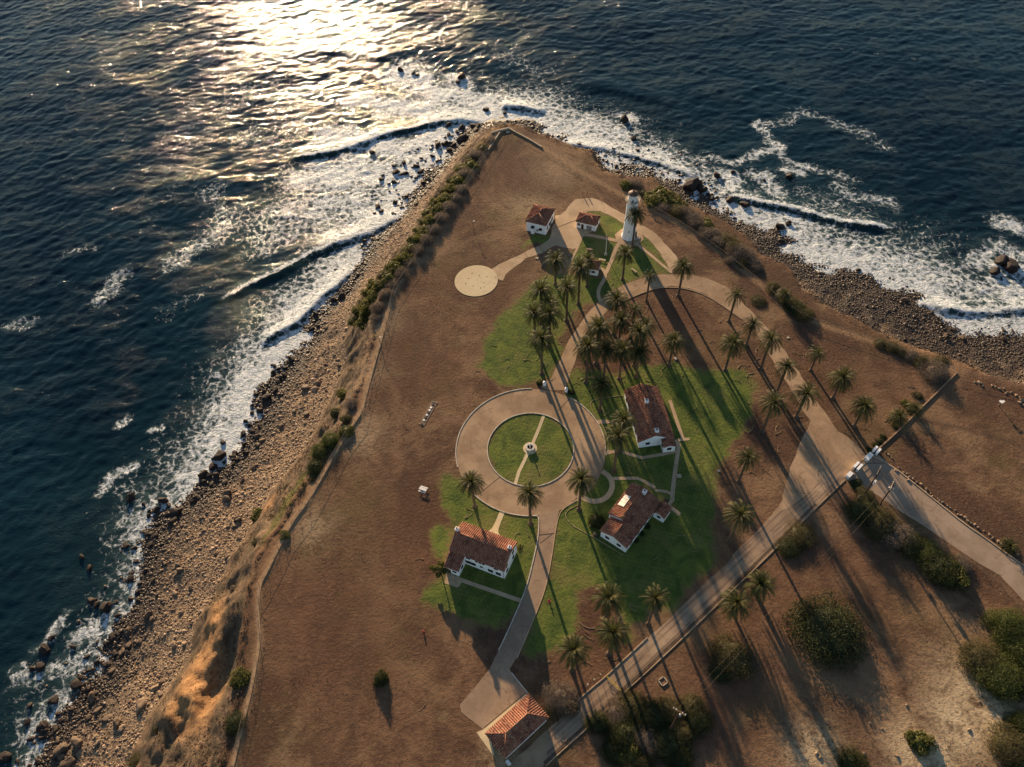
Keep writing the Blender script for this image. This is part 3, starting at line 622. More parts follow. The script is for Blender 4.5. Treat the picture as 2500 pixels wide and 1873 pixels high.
sheet('entrance_road', GL([(2063,1172),(2085,1175),(2148,1213),(2196,1248),(2250,1280),(2307,1320),(2354,1352),(2389,1375),(2440,1404),(2500,1468),(2560,1530),(2640,1600),(2680,1500),(2600,1440),(2500,1381),(2465,1359),(2402,1312),(2354,1281),(2307,1243),(2243,1192),(2180,1141),(2136,1104),(2119,1111)]), .028, m_asphalt('pale_entrance_asphalt', (.26, .185, .128), (.345, .250, .175), .35))
sheet('looped_path', zl(A_, [(0,910),(170,820),(350,740),(460,685),(560,640),(625,590),(650,540),(650,470),(690,410),(690,340),(740,330),(800,280),(850,210),(900,165),(1000,150),(1090,150),(1200,190),(1330,270),(1440,330),(1570,420),(1680,470),(1780,540),(1870,640),(1960,740),(2010,800),(2010,860),(1935,945),(1900,880),(1820,740),(1740,640),(1650,560),(1600,505),(1520,470),(1440,430),(1400,410),(1290,340),(1170,290),(1040,290),(980,320),(1170,380),(1100,500),(1010,545),(980,590),(930,680),(880,700),(820,690),(700,660),(620,690),(540,740),(450,770),(370,800),(280,870),(160,960),(120,1040),(40,1010),(-30,960)]), .030, PATHM, rag=.8)
n_ = 56
sheet('landing_pad', [(PADC[0]+PADR*cos(2*pi*k/n_), PADC[1]+PADR*sin(2*pi*k/n_)) for k in range(n_)], .10, CPALE)
strip('footpath', zl(A_, [(985,540),(1100,555),(1380,615)]), 1.5, .040, PATHM, 0)
strip('footpath', zl(A_, [(1385,620),(1345,690),(1290,830),(1235,960)]), 1.3, .044, PATHM, 0)
strip('footpath', zl(A_, [(1560,640),(1700,750),(1945,955)]), 1.0, .046, PATHM, 0)
strip('footpath', zl(A_, [(970,580),(925,690),(860,820)]), .8, .042, PATHM, 0)
strip('footpath', zl(A_, [(1180,905),(1205,925),(1228,950),(1225,1010),(1160,1120),(1148,1190),(1175,1265)]), 1.2, .048, PATHM, 2)
LH = np.array([44.9, 206.6])
sheet('lighthouse_apron', [(LH[0]+5.2*cos(2*pi*k/8+.4), LH[1]-.6+5.0*sin(2*pi*k/8+.4)) for k in range(8)], .052, PATHM)
strip('footpath', zl(Z0, [(1450,500),(1390,660),(1318,830)]), .95, .050, CPALE, 0)
strip('footpath', zl(Z0, [(1280,900),(1230,1010),(1180,1110),(1140,1245)]), .95, .050, CPALE, 0)
FC = G(1000+1300/q, 900+860/q)
sheet('fountain_apron', [(FC[0]+2.05*cos(2*pi*k/28), FC[1]+2.05*sin(2*pi*k/28)) for k in range(28)], .056, CPALE)
sheet('front_walk', zl(S1, [(972,212),(1028,226),(985,330),(960,400),(955,440),(985,490),(940,540),(840,500),(860,420),(890,395),(925,330)]), .046, CPALE)
sheet('rear_patio', zl(S1, [(400,870),(560,935),(565,970),(540,1020),(515,1036),(375,990)]), .044, PATHM)
strip('rear_walk', zl(S1, [(555,955),(1208,1182)]), 1.05, .040, PATHM, 0)
sheet('house_path', zl(D_, [(240,560),(300,548),(390,560),(460,590),(470,612),(400,590),(300,595),(262,600)]), .044, PATHM)
strip('house_path', zl(D_, [(330,915),(430,895),(510,895),(740,963),(960,925),(1110,893)]), [1.5,1.1,1.0,1.0,1.0,1.0], .044, PATHM, 0)
strip('house_path', zl(D_, [(1100,770),(1138,830),(1128,890),(1105,1040),(1075,1280),(1065,1420),(1025,1480),(1150,1575)]), 1.15, .048, PATHM, 0)
strip('house_path', zl(D_, [(1040,340),(1100,520),(1180,752)]), 1.0, .042, PATHM, 0)
strip('house_path', zl(D_, [(1130,772),(1250,758)]), .9, .052, PATHM, 0)
strip('house_path', zl(D_, [(430,1185),(690,1183),(780,1225),(880,1285)]), 1.0, .046, PATHM, 0)
strip('house_path', zl(D_, [(310,1105),(385,1160),(420,1230),(415,1310),(365,1385),(290,1428),(190,1435),(85,1385)]), 1.5, .042, PATHM, 2)
strip('house_path', zl(D_, [(880,1310),(1010,1330),(1065,1360)]), .8, .053, PATHM, 0)
for P_, w_ in ((zl(Z0, [(972,1172),(735,1362)]), .13), (zl(Z0, [(1725,325),(1600,455)]), .13), (zl(S1, [(1378,472),(1560,452)]), .2), (zl(S1, [(1405,560),(1535,462)]), .1), (zl(A_, [(650,488),(915,385)]), .16), (zl(A_, [(360,735),(395,790)]), .1), (zl(A_, [(520,660),(560,735)]), .1), (zl(Z3, [(805,1232),(1248,862)]), .16), (zl(E_, [(270,1300),(380,1395)]), .1), (zl(E_, [(1390,1245),(1590,1240)]), .14)):
    strip('road_joint', P_, w_, .065, plain('joint_tar', (.07, .045, .03), .9), 0)
# roads' gutters (dark dirt strip beside the lower road)
KB = [(2063,1172),(1996,1236),(1924,1309),(1854,1378),(1780,1449),(1669,1556),(1567,1652),(1520,1694),(1448,1765),(1362,1842),(1333,1870)]
strip('gutter', GL([(a-5, b-6) for a, b in KB[1:]]), .6, .060, plain('dark_gutter_soil', (.10, .066, .042), .95, .3, .8, coord='p'), 1)
def kerb(pts, w=.28, h=.2, z=0, mat=None, name='kerb'):
    mb = MB(); P = ribbon(pts, w); n = len(P)//2; A = P[:n]; B = P[n:][::-1]
    for i in range(n-1):
        vs = [(*A[i], z-.1), (*B[i], z-.1), (*B[i+1], z-.1), (*A[i+1], z-.1), (*A[i], z+h), (*B[i], z+h), (*B[i+1], z+h), (*A[i+1], z+h)]
        mb.add(vs, [(4, 7, 6, 5), (0, 4, 5, 1), (3, 2, 6, 7), (0, 3, 7, 4), (1, 5, 6, 2)])
    return tag(mb.build(name, mat or KERB), kind='structure')
def arc(r, a0, a1, n=40): return np.array([(CIR[0]+r*cos(a), CIR[1]+r*sin(a)) for a in np.linspace(a0, a1, n)])
def ang(px, py):
    g = G(px, py)-CIR; return atan2(g[1], g[0])
kerb(arc(RIN, 0, 2*pi, 100), .26, .18)
kerb(arc(ROUT, ang(1298, 947), ang(1120, 1140)+0*2*pi if ang(1120, 1140) > 0 else ang(1120, 1140)+2*pi, 60), .25, .18)
kerb(arc(ROUT, ang(1158, 1209)+2*pi if ang(1158, 1209) < 0 else ang(1158, 1209), ang(1300, 1262)+2*pi, 30), .25, .18)
kerb(arc(ROUT, ang(1475, 1100) , ang(1390, 974), 36), .25, .18)
kerb(np.vstack([arc(ROUT, ang(1290, 1262), ang(1306, 1260), 4), smooth(GL([(1312,1260),(1316,1268),(1314,1313),(1303,1363),(1290,1417),(1275,1462),(1249,1521),(1226,1571),(1217,1588)]), 2)]), .26, .18)
kerb(smooth(GL([(1262,1608),(1283,1560),(1308,1500),(1333,1435),(1348,1354),(1360,1270),(1372,1243),(1407,1222)]), 2), .22, .12, mat=PATHM)
kerb(GL([(1249,1643),(1292,1697)]), .25, .15)
kerb(smooth(GL(KB), 1), .24, .18, name='low_kerb_wall', mat=PATHM)
kerb(smooth(GL([(1407,1713),(1440,1683),(1481,1650),(1545,1590),(1580,1557)]), 1), .3, .2, mat=PATHM)
kerb(smooth(GL([(1501,750),(1530,731),(1580,711),(1602,704),(1640,701),(1681,706),(1726,722),(1771,751),(1810,779)]), 1), .25, .15, mat=PATHM)
kerb(smooth(GL([(2119,1108),(2180,1139),(2243,1190),(2307,1241),(2354,1279),(2402,1311),(2465,1358),(2520,1394)]), 1), .3, .22, mat=PATHM)
kerb(smooth(fenW[:-6], 1), .75, .42, mat=plain('tan_earth_bank', (.30, .19, .105), .95, .3, .8, .5, coord='p'), name='earth_bank')
# ============================================================ vegetation
def m_leaf(name, a, b, tip=None, tr=.35):
    t = NT(name); r = t.n('ObjectInfo').outputs['Random']; p = t.pos()
    k = t.ss(t.noise(p, 1.3, 3, .7), .3, .7); c = t.mix(k, a, b)
    c = t.mix(t.math('MULTIPLY', r, .4), c, tuple(x*.6 for x in a))
    if tip is not None:
        at = t.n('Attribute', attribute_name='tipc'); sp = t.n('SeparateColor'); t.t.links.new(at.outputs['Color'], sp.inputs[0]); c = t.mix(sp.outputs[0], c, tip)
    d = t.bsdf(c, .6, .18); tl = t.n('BsdfTranslucent'); t.set(tl.inputs[0], t.mix(.5, c, tuple(min(1, x*1.8) for x in b)))
    return t.fin(t.n('MixShader', i0=tr, i1=d, i2=tl.outputs[0]).outputs[0])
PALM_L = m_leaf('palm_frond_green', (.018, .028, .009), (.048, .060, .017), (.25, .19, .06), .26)
PALM_D = m_leaf('palm_frond_dead', (.16, .095, .05), (.24, .15, .08), None, .15)
TRUNKM = plain('palm_trunk_bark', (.115, .075, .05), .95, .35, 4, .6)
LEAF_G = m_leaf('shrub_leaf_green', (.050, .058, .015), (.150, .142, .032), None, .3)
LEAF_M = m_leaf('shrub_leaf_mid', (.035, .048, .012), (.095, .105, .026), None, .28)
LEAF_D = m_leaf('shrub_leaf_dark', (.026, .034, .012), (.065, .070, .022), None, .25)
LEAF_R = m_leaf('shrub_twigs_grey', (.10, .074, .055), (.24, .185, .14), None, .2)
LEAF_O = m_leaf('shrub_leaf_olive', (.055, .050, .020), (.12, .10, .042), None, .3)
BARK = plain('shrub_bark', (.08, .055, .04), .95)
def crown_mesh(seed, nf=84, L=4.0, dead=False):
    r = random.Random(seed); V = []; Fq = []; T = []
    for i in range(nf):
        f = (i+.5)/nf
        az = i*2.39996+r.uniform(-.25, .25)
        el = radians(88-122*f**.9+r.uniform(-9, 9)) if not dead else radians(r.uniform(-80, -45))
        ln = L*(.60+.45*min(1, f*1.8))*r.uniform(.86, 1.08) if not dead else L*r.uniform(.35, .6)
        drp = r.uniform(.75, 1.3)*(1.22 if not dead else .5)
        ns = 9; pos = Vector((cos(az)*.18, sin(az)*.18, -.1 if not dead else -.5)); e = el; tw = r.uniform(-.5, .5)
        pts = [pos.copy()]
        for k in range(ns):
            e -= drp*(.10+.16*(k/ns))*cos(e)*1.0
            pos = pos+Vector((cos(az)*cos(e), sin(az)*cos(e), sin(e)))*(ln/ns); pts.append(pos.copy())
        g0 = r.random()
        for k in range(ns):
            a, b = pts[k], pts[k+1]; d = (b-a).normalized(); sd_ = Vector((-sin(az+tw*.3), cos(az+tw*.3), 0)); up = sd_.cross(d)*-1
            if up.z < 0 and not dead: up = -up
            # rachis
            w = .045*(1-k/ns)+.012; n0 = len(V); V += [a-sd_*w, a+sd_*w, b+sd_*w*.8, b-sd_*w*.8]; Fq.append((n0, n0+1, n0+2, n0+3)); T += [.55*g0]*4
            s0 = (k+.5)/ns; ll = .46*(sin(pi*min(1, s0*.85+.12))**.6)*(ln/4)+.10
            for m in range(3):
                q0 = a.lerp(b, (m+.1)/3); q1 = a.lerp(b, (m+.75)/3)
                for sg in (-1, 1):
                    tp = q0.lerp(q1, .5)+sd_*sg*ll*.74*r.uniform(.85, 1.1)+d*ll*.85+up*ll*r.uniform(.05, .38)
                    n0 = len(V); V += [q0, q1, tp+d*.03, tp]; Fq.append((n0, n0+1, n0+2, n0+3)); tt = min(1, .12*g0+.55*g0*s0+(.3 if f < .1 else 0)); T += [tt*.4, tt*.4, tt, tt]
    A = np.array(T)[:, None]*np.ones((1, 4))
    return np_mesh('crown', np.array([tuple(v) for v in V]), np.array(Fq), PALM_D if dead else PALM_L, False, {'tipc': A})
CROWNS = [crown_mesh(s, 78 if s < 4 else 60, 4.4) for s in range(6)]
SPARSE = [crown_mesh(20+s, 34, 4.2) for s in range(2)]
SKIRTS = [crown_mesh(40+s, 34, 4.0, True) for s in range(3)]
def trunk_mesh(seed):
    r = random.Random(seed); mb = MB(); pts = []; rad = []
    bx, by = r.uniform(-.02, .02), r.uniform(-.02, .02)
    for k in range(21):
        s = k/20; pts.append((bx*sin(s*3), by*sin(s*3), s)); rad.append((.36 if k else .62)+(.14*max(0, 1-s*12))+(.16*max(0, (s-.90)/.10))+(.03 if k % 2 else 0))
    # unit height; widths are in metres
    n = 12; vs = []; fs = []
    for p, ra in zip(pts, rad):
        for j in range(n): a = 2*pi*j/n; rr = ra*(1+.08*r.uniform(-1, 1)); vs.append((p[0]+rr*cos(a), p[1]+rr*sin(a), p[2]))
    for i in range(20):
        for j in range(n): fs.append((i*n+j, i*n+(j+1) % n, (i+1)*n+(j+1) % n, (i+1)*n+j))
    fs.append(tuple(range(20*n, 21*n))); mb.add(vs, fs); return mb.mesh('trunk', TRUNKM, True)
TRUNKS = [trunk_mesh(s) for s in range(4)]
MOUND = MB(); MOUND.lathe([(1.15, -.15), (1.1, .05), (.85, .22), (.5, .34)], 12); MOUND = MOUND.mesh('root_mound', BARK, True)
def palm_height(base, top):
    g = G(*base); best = min(np.arange(2, 22, .1), key=lambda z: abs(PX(g[0], g[1], z)[1]-top[1])); return float(best)
def palm(base, top, label, s=1.0, kind='full', h=None):
    hh = h or palm_height(base, top); k = abs(hash((base[0]*7+base[1]*3).__round__(0))) % 1000; r = random.Random(k+int(base[0]))
    x, y = G(*base) if kind != 'slope' else HIT(*base)[:2]; z0 = hgt(x, y)-.05
    o = empty('palm_tree', (x, y, z0), r.uniform(0, 6.28), label, 'palm tree', 'tall date palms of the station grounds')
    link_mesh('trunk', r.choice(TRUNKS), o, sc=(s**.5, s**.5, hh-.3))
    cm = r.choice(SPARSE) if kind == 'sparse' else r.choice(CROWNS)
    f = 1.12*s*r.uniform(.94, 1.06)
    link_mesh('crown', cm, o, (0, 0, hh-.25), (r.uniform(-.06, .06), r.uniform(-.06, .06), r.uniform(0, 6)), (f, f, f*r.uniform(.9, 1.05)))
    if kind == 'shaggy' or r.random() < .45: link_mesh('dead_skirt', r.choice(SKIRTS), o, (0, 0, hh-.3), (0, 0, r.uniform(0, 6)), (f, f, f*(1.5 if kind == 'shaggy' else 1)))
    if kind != 'short': link_mesh('root_mound', MOUND, o, (0, 0, 0), (0, 0, 0), (.8*s, .8*s, .8))
    return o
PALMS = [
 ((1544,600.5),(1550.8,520),'tall palm standing right in front of the white lighthouse tower',.92,'full'),
 ((1356,694.5),(1358,631),'palm left of the little house, nearest the dirt path to the pad',1,'full'),
 ((1520,683),(1526,615),'palm alone on the lawn triangle below the lighthouse',.95,'full'),
 ((1433,699),(1436.5,629),'palm whose crown covers the roof of the little house',.85,'full'),
 ((1412,742),(1410.5,649),'very tall palm left of the little house, rooted by the curved walk',1,'full'),
 ((1322,790),(1321,706),'topmost palm of the tight clump on the western lawn',1.05,'full'),
 ((1383,783),(1383.3,699),'palm with long bare trunk between western clump and curving road',1.05,'full'),
 ((1343,815),(1342.4,738),'palm mostly hidden behind the others in the western lawn clump',.9,'full'),
 ((1306,840),(1297,758.6),'leftmost palm of the clump on the western lawn',.95,'full'),
 ((1340,845),(1342.4,763),'bushy palm at the centre right of the western lawn clump',1.05,'full'),
 ((1323,912.5),(1320.9,822),'lowest palm on the western lawn, just above the left white gate post',1.05,'full'),
 ((1656,721.6),(1670.8,647),'palm just inside the road bend where the diagonal footpath ends',1,'full'),
 ((1578,735),(1588,670.7),'small crowned thin palm inside the top of the road bend',.68,'sparse'),
 ((1498,815),(1500.8,727),'topmost palm of the dense grove, hanging over the curving road',1.05,'full'),
 ((1540,828),(1547.2,752),'small light palm at the top right of the dense grove',.8,'sparse'),
 ((1508,862),(1513.3,779),'palm in the upper middle of the dense grove',.95,'full'),
 ((1455,888),(1460,795),'big palm at the upper left of the dense grove beside the road',1.15,'full'),
 ((1565,872),(1575.5,790),'dark palm at the upper right edge of the dense grove',.9,'full'),
 ((1548,892),(1557.4,806),'dark palm inside the right half of the dense grove',1,'full'),
 ((1430.7,933),(1438.6,842.4),'leftmost palm in the lower row of the dense grove by the road',1.05,'full'),
 ((1474,925),(1481.6,849),'second palm from left in the lower row of the grove',1,'full'),
 ((1512,925),(1528,849),'third palm from left in the lower row of the grove',1,'full'),
 ((1553,920),(1571,856),'rightmost palm in the lower row of the dense grove',.95,'full'),
 ((1464.6,1003),(1469,935),'shaded palm between the roundabout and the long red roof',.95,'full'),
 ((1513,1103),(1522,1022),'palm at the eave of the long red roofed house, upper one',.98,'full'),
 ((1498.5,1151),(1513,1058.5),'palm left of the long red roofed house, lower one',1,'shaggy'),
 ((1633.5,892),(1649.4,828.8),'lone palm right of the dense grove where the big lawn starts',.98,'full'),
 ((1779.5,784.7),(1796.5,715.6),'sparse palm in front of the northern road bend with widely spread fronds',.88,'sparse'),
 ((1822,842),(1835,785.8),'palm overhanging the road, upper of the pair beside the eastern road',1,'sparse'),
 ((1770.5,903.5),(1792,833),'palm at the right tip of the big lawn, casting its shadow across the grass',1,'full'),
 ((1857.6,899),(1882.5,824.3),'palm beside the eastern road, directly below the overhanging one',1,'full'),
 ((1896,960),(1922,892),'smaller palm growing beside the middle of the straight eastern road',.85,'full'),
 ((1944,1018),(1972.7,957.7),'wide palm leaning over the eastern road just above the forecourt',1.08,'full'),
 ((1861.8,1052.8),(1884,980),'palm between the big lawn and the wide palm of the eastern road',1,'full'),
 ((1979,904),(2002.8,859.5),'slender palm east of the road, nearest the clifftop fence',.75,'sparse'),
 ((2033,972),(2059.8,918),'upper of the two full palms on the bare ground east of the road',.95,'full'),
 ((2085,1040),(2118.5,989.4),'lower of the two full palms on the bare ground east of the road',.95,'full'),
 ((1803,1176),(1827.8,1112.8),'palm at the lawn edge left of the paved forecourt',.85,'full'),
 ((1780,1322),(1809.7,1252),'palm on the bare ground above the lower road, trunk leaning into its shadow',1.0,'full'),
 ((1846,1447),(1852.7,1417.3),'short palm below the kerb of the lower road, right of its twin',.95,'full',6.5),
 ((1787,1493),(1793.8,1462.6),'short palm below the kerb of the lower road, left of its twin',.98,'full',6.5),
 ((1478,1512),(1483.7,1455.8),'palm at the lawn foot, upper left of the lower three',1.02,'full'),
 ((1583,1524),(1585.6,1457),'scruffy palm with a brown dead skirt by the lower edge of the big lawn',.85,'shaggy'),
 ((1487,1597),(1499.6,1541),'palm next to the lower road between two others, middle of the lower three',1.05,'full'),
 ((1397,1636),(1403,1584),'lowest palm of all, beside the grey shrub near the garage',1.0,'full'),
 ((1159.6,1237),(1148.3,1174),'palm at the lower left rim of the roundabout',.92,'full'),
 ((1295.2,1279),(1296.5,1201),'palm at the bottom of the roundabout beside the driveway mouth',.92,'full'),
 ((1414,1244),(1423,1169),'palm at the lower right rim of the roundabout by the curved walk',.95,'full'),
 ((2190,1026),(2194.5,1003),'young low palm against the brown boundary wall, lower of the two',.75,'short',2.2),
 ((2230,1003),(2236,984),'young low palm against the brown boundary wall, upper of the two',.62,'short',2.0),
 ((2462,1336),(2466,1326),'young low palm among the pale stones beside the entrance road',.65,'short',1.0),
]
for a in PALMS: palm(*a[:5], h=(a[5] if len(a) > 5 else None)) if a[4] != 'short' else palm(a[0], a[1], a[2], a[3], 'short', a[5])
o = palm((1909,738), (1914,700), 'dry brown palm on the cliff slope outside the eastern fence', .7, 'slope', 4.5)
link_mesh('dead_skirt', SKIRTS[0], o, (0, 0, 4.2), (0, 0, 1), (.9, .9, 1.6))
# shrubs -------------------------------------------------------------
def shrub_mesh(seed, n, mat, leaf=.075, flat=.75, lumps=22, name='shrub', cr=.86):
    r = np.random.default_rng(seed); C = r.normal(size=(lumps, 3)); C /= np.linalg.norm(C, axis=1)[:, None]; C[:, 2] = np.abs(C[:, 2])
    C *= r.uniform(.45, .78, (lumps, 1)); C[:, 2] *= flat; R = r.uniform(.22, .42, lumps)
    li = r.integers(0, lumps, n); d = r.normal(size=(n, 3)); d /= np.linalg.norm(d, axis=1)[:, None]
    P = C[li]+d*(R[li]*r.uniform(.55, 1.08, n)**.5)[:, None]*[1, 1, .85]; P[:, 2] = np.maximum(P[:, 2], .0)
    nv = d+r.normal(size=(n, 3))*.55; nv /= np.linalg.norm(nv, axis=1)[:, None]
    a = np.cross(nv, r.normal(size=(n, 3))); a /= np.linalg.norm(a, axis=1)[:, None]; b = np.cross(nv, a)
    s = (leaf*r.uniform(.5, 1.3, n))[:, None]
    V = np.stack([P-a*s, P-b*s*.55, P+a*s, P+b*s*.55], 1).reshape(-1, 3); Fq = np.arange(4*n).reshape(n, 4)
    # inner dark body so the ground does not shine through
    core = MB(); core.lathe([(.62*cr, 0), (.68*cr, .2*flat), (.6*cr, .45*flat), (.38*cr, .64*flat), (.1, .70*flat)], 14)
    cv = np.array(core.v)*(1+r.uniform(-.12, .08, (len(core.v), 1))); cq = [f for f in core.f if len(f) == 4]
    Fq = np.vstack([Fq, np.array(cq)+len(V)]); V = np.vstack([V, cv])
    return np_mesh(name, V, Fq, mat)
SH = {'g': [shrub_mesh(s, 3400, LEAF_G) for s in range(3)], 'r': [shrub_mesh(10+s, 5200, LEAF_R, .055, .7, 30, cr=.5) for s in range(3)],
      'd': [shrub_mesh(20+s, 7000, LEAF_D, .045, .7, 40) for s in range(3)], 'o': [shrub_mesh(30+s, 5200, LEAF_O, .05, .7, 34) for s in range(3)],
      'G': [shrub_mesh(40+s, 8000, LEAF_M, .045, .8, 40) for s in range(2)]}
BIG = {'d': [shrub_mesh(50+s, 24000, LEAF_D, .021, .7, 80) for s in range(2)], 'o': [shrub_mesh(60+s, 22000, LEAF_O, .022, .7, 70) for s in range(2)],
       'G': [shrub_mesh(70+s, 24000, LEAF_M, .021, .8, 80) for s in range(2)], 'r': [shrub_mesh(80+s, 20000, LEAF_R, .02, .7, 70, cr=.6) for s in range(2)]}
ORD = ['first','second','third','fourth','fifth','sixth','seventh','eighth','ninth','tenth','eleventh','twelfth','thirteenth','fourteenth','fifteenth','sixteenth','seventeenth','eighteenth','nineteenth','twentieth']
def ordn(i):
    if i < 20: return ORD[i]
    tens = {2: 'twent', 3: 'thirt', 4: 'fort', 5: 'fift', 6: 'sixt'}; a, b = divmod(i+1, 10)
    return tens[a]+'ieth' if b == 0 else tens[a]+'y-'+ORD[b-1]
def shrub(px, py, rpx, kind, label, group, tall=1.0, name='shrub', cat='shrub', rx=None):
    x, y, z = HIT(px, py+rpx*.15); d = sqrt(x*x+y*y+(CAMH-z)**2); R = rpx*d/FPX*1.12; r = random.Random(int(px*3+py))
    me = r.choice(BIG[kind] if R > 2.6 and kind in BIG else SH[kind]); o = link_mesh(name, me, None, (x, y, z-.15), (0, 0, r.uniform(0, 6.28)), (R, R*r.uniform(.85, 1.1), R*tall))
    return tag(o, label, cat, group)
WS = [(1198,342,11,'r'),(1180,362,12,'o'),(1163,378,13,'r'),(1150,402,14,'g'),(1137,424,14,'r'),(1120,440,13,'g'),(1126,462,13,'r'),(1103,462,12,'g'),(1112,482,12,'r'),(1090,486,13,'g'),(1096,505,14,'r'),(1070,512,14,'g'),(1078,532,14,'r'),(1052,540,14,'g'),(1058,560,14,'r'),(1036,566,13,'g'),(1040,588,14,'r'),(1018,586,13,'g'),(1021,612,15,'r'),(1006,604,13,'g'),(990,632,13,'g'),(1000,640,13,'r'),(968,655,13,'g'),(980,668,15,'r'),(950,676,13,'g'),(960,692,14,'r'),(932,700,15,'g'),(944,720,14,'r'),(918,722,16,'g'),(906,745,16,'g'),(922,752,14,'r'),(898,770,16,'g'),(888,790,13,'g'),(917,778,12,'r')]
gi = {'g': 0, 'r': 0, 'o': 0}; KN = {'g': 'bright green', 'r': 'dry grey', 'o': 'olive brown', 'd': 'dark green'}
for px, py, r_, k in WS:
    shrub(px, py, r_*1.5, k, f'{KN[k]} shrub on the western cliff edge, {ordn(gi[k])} {KN[k]} one down from the tip', 'shrubs along the western cliff edge', random.uniform(.75, 1.15)); gi[k] += 1
for px, py, r_, k, tl, lb in [
 (838,962,17,'g',.9,'yellowish green shrub at the top of the middle western clump'),(858,985,19,'r',.8,'dry grey shrub in the middle western clump, touching the fence'),(822,1008,17,'d',.9,'dark green shrub on the seaward side of the middle western clump'),(845,1022,17,'o',.8,'olive shrub at the foot of the middle western clump'),
 (846,1052,17,'g',1.,'round green shrub right below the middle western clump'),(808,1075,26,'G',1.,'large green bush, upper half of the big bush by the western fence'),(782,1105,27,'G',.95,'large green bush, middle of the big bush by the western fence'),(770,1138,24,'d',.9,'dark lower end of the big bush by the western fence'),(768,1165,14,'o',.6,'low olive scrub below the big bush by the western fence'),
 (632,1256,19,'g',.8,'lone light green bush hanging on the cliff above the shingle'),(694,1305,13,'g',.8,'small light green bush under the western fence'),(626,1322,12,'o',.6,'small olive scrub on the slope below the lone green bush'),(590,1655,23,'g',.85,'rounded green bush beside the fence in the south-west'),(577,1762,26,'d',.85,'dark green bush beside the fence at the bottom left'),(385,1778,11,'o',.6,'small olive scrub on the slope above the shingle, bottom left'),
 (335,1862,22,'o',.6,'olive scrub at the bottom edge of the photo on the cliff foot'),(572,1440,14,'r',.5,'low grey scrub on the bench above the orange scarp'),(700,1190,9,'o',.6,'tiny scrub beside the orange bare patch'),
 (929,1655,20,'d',1.5,'small round dark bush standing alone in the dry field'),(1527,452,16,'g',.9,'bright green shrub above the lighthouse, left one'),(1552,448,20,'r',.8,'dry grey shrub above the lighthouse dome'),(1570,470,12,'o',.8,'olive shrub right behind the lighthouse dome')]:
    shrub(px, py, r_, k, lb, 'bushes on the western and southern cliff' if px < 900 else None, tl)
for i, (px, py) in enumerate([(1150,385),(1128,412),(1108,440),(1086,465),(1066,492),(1046,518),(1034,540),(1026,562),(1012,588),(996,612),(976,632),(956,652),(934,672),(914,692),(900,714),(886,738),(874,760),(868,784)]):
    k = 'g' if i % 3 else 'o'; kn = 'yellow green' if k == 'g' else 'brownish'
    shrub(px, py, 17, k, f'{kn} shrub at the outermost western rim, {ordn(i)} of its row from the tip', 'shrubs on the outer western rim', random.uniform(.7, 1.0))
ES = [(1594,486,17,'g'),(1614,474,16,'g'),(1630,487,17,'g'),(1622,505,14,'r'),(1650,498,15,'g'),(1655,515,15,'o'),(1672,518,15,'r'),(1688,530,15,'r'),(1700,545,14,'r'),(1722,548,14,'g'),(1728,570,16,'r'),(1745,575,14,'r'),(1756,590,16,'r'),(1770,588,15,'o'),(1785,601,16,'o'),(1798,615,17,'r'),(1790,630,14,'r'),(1822,622,16,'r'),(1835,640,15,'r'),(1815,640,12,'o'),(1845,655,10,'r'),(1890,704,13,'o'),(1908,720,14,'r'),(1928,738,15,'o'),(1945,752,16,'d'),(1962,765,15,'o'),(2150,838,11,'o'),(2175,846,11,'o'),(2200,857,11,'o'),(2225,868,12,'r'),(2250,882,14,'o'),(2285,888,11,'o')]
gi = {'g': 0, 'r': 0, 'o': 0, 'd': 0}; KN['o'] = 'olive brown'
for px, py, r_, k in ES:
    shrub(px, py, r_*1.6, k, f'{KN[k]} shrub outside the eastern fence, {ordn(gi[k])} {KN[k]} one down from the lighthouse', 'shrubs along the eastern cliff edge', random.uniform(.6, .95)); gi[k] += 1
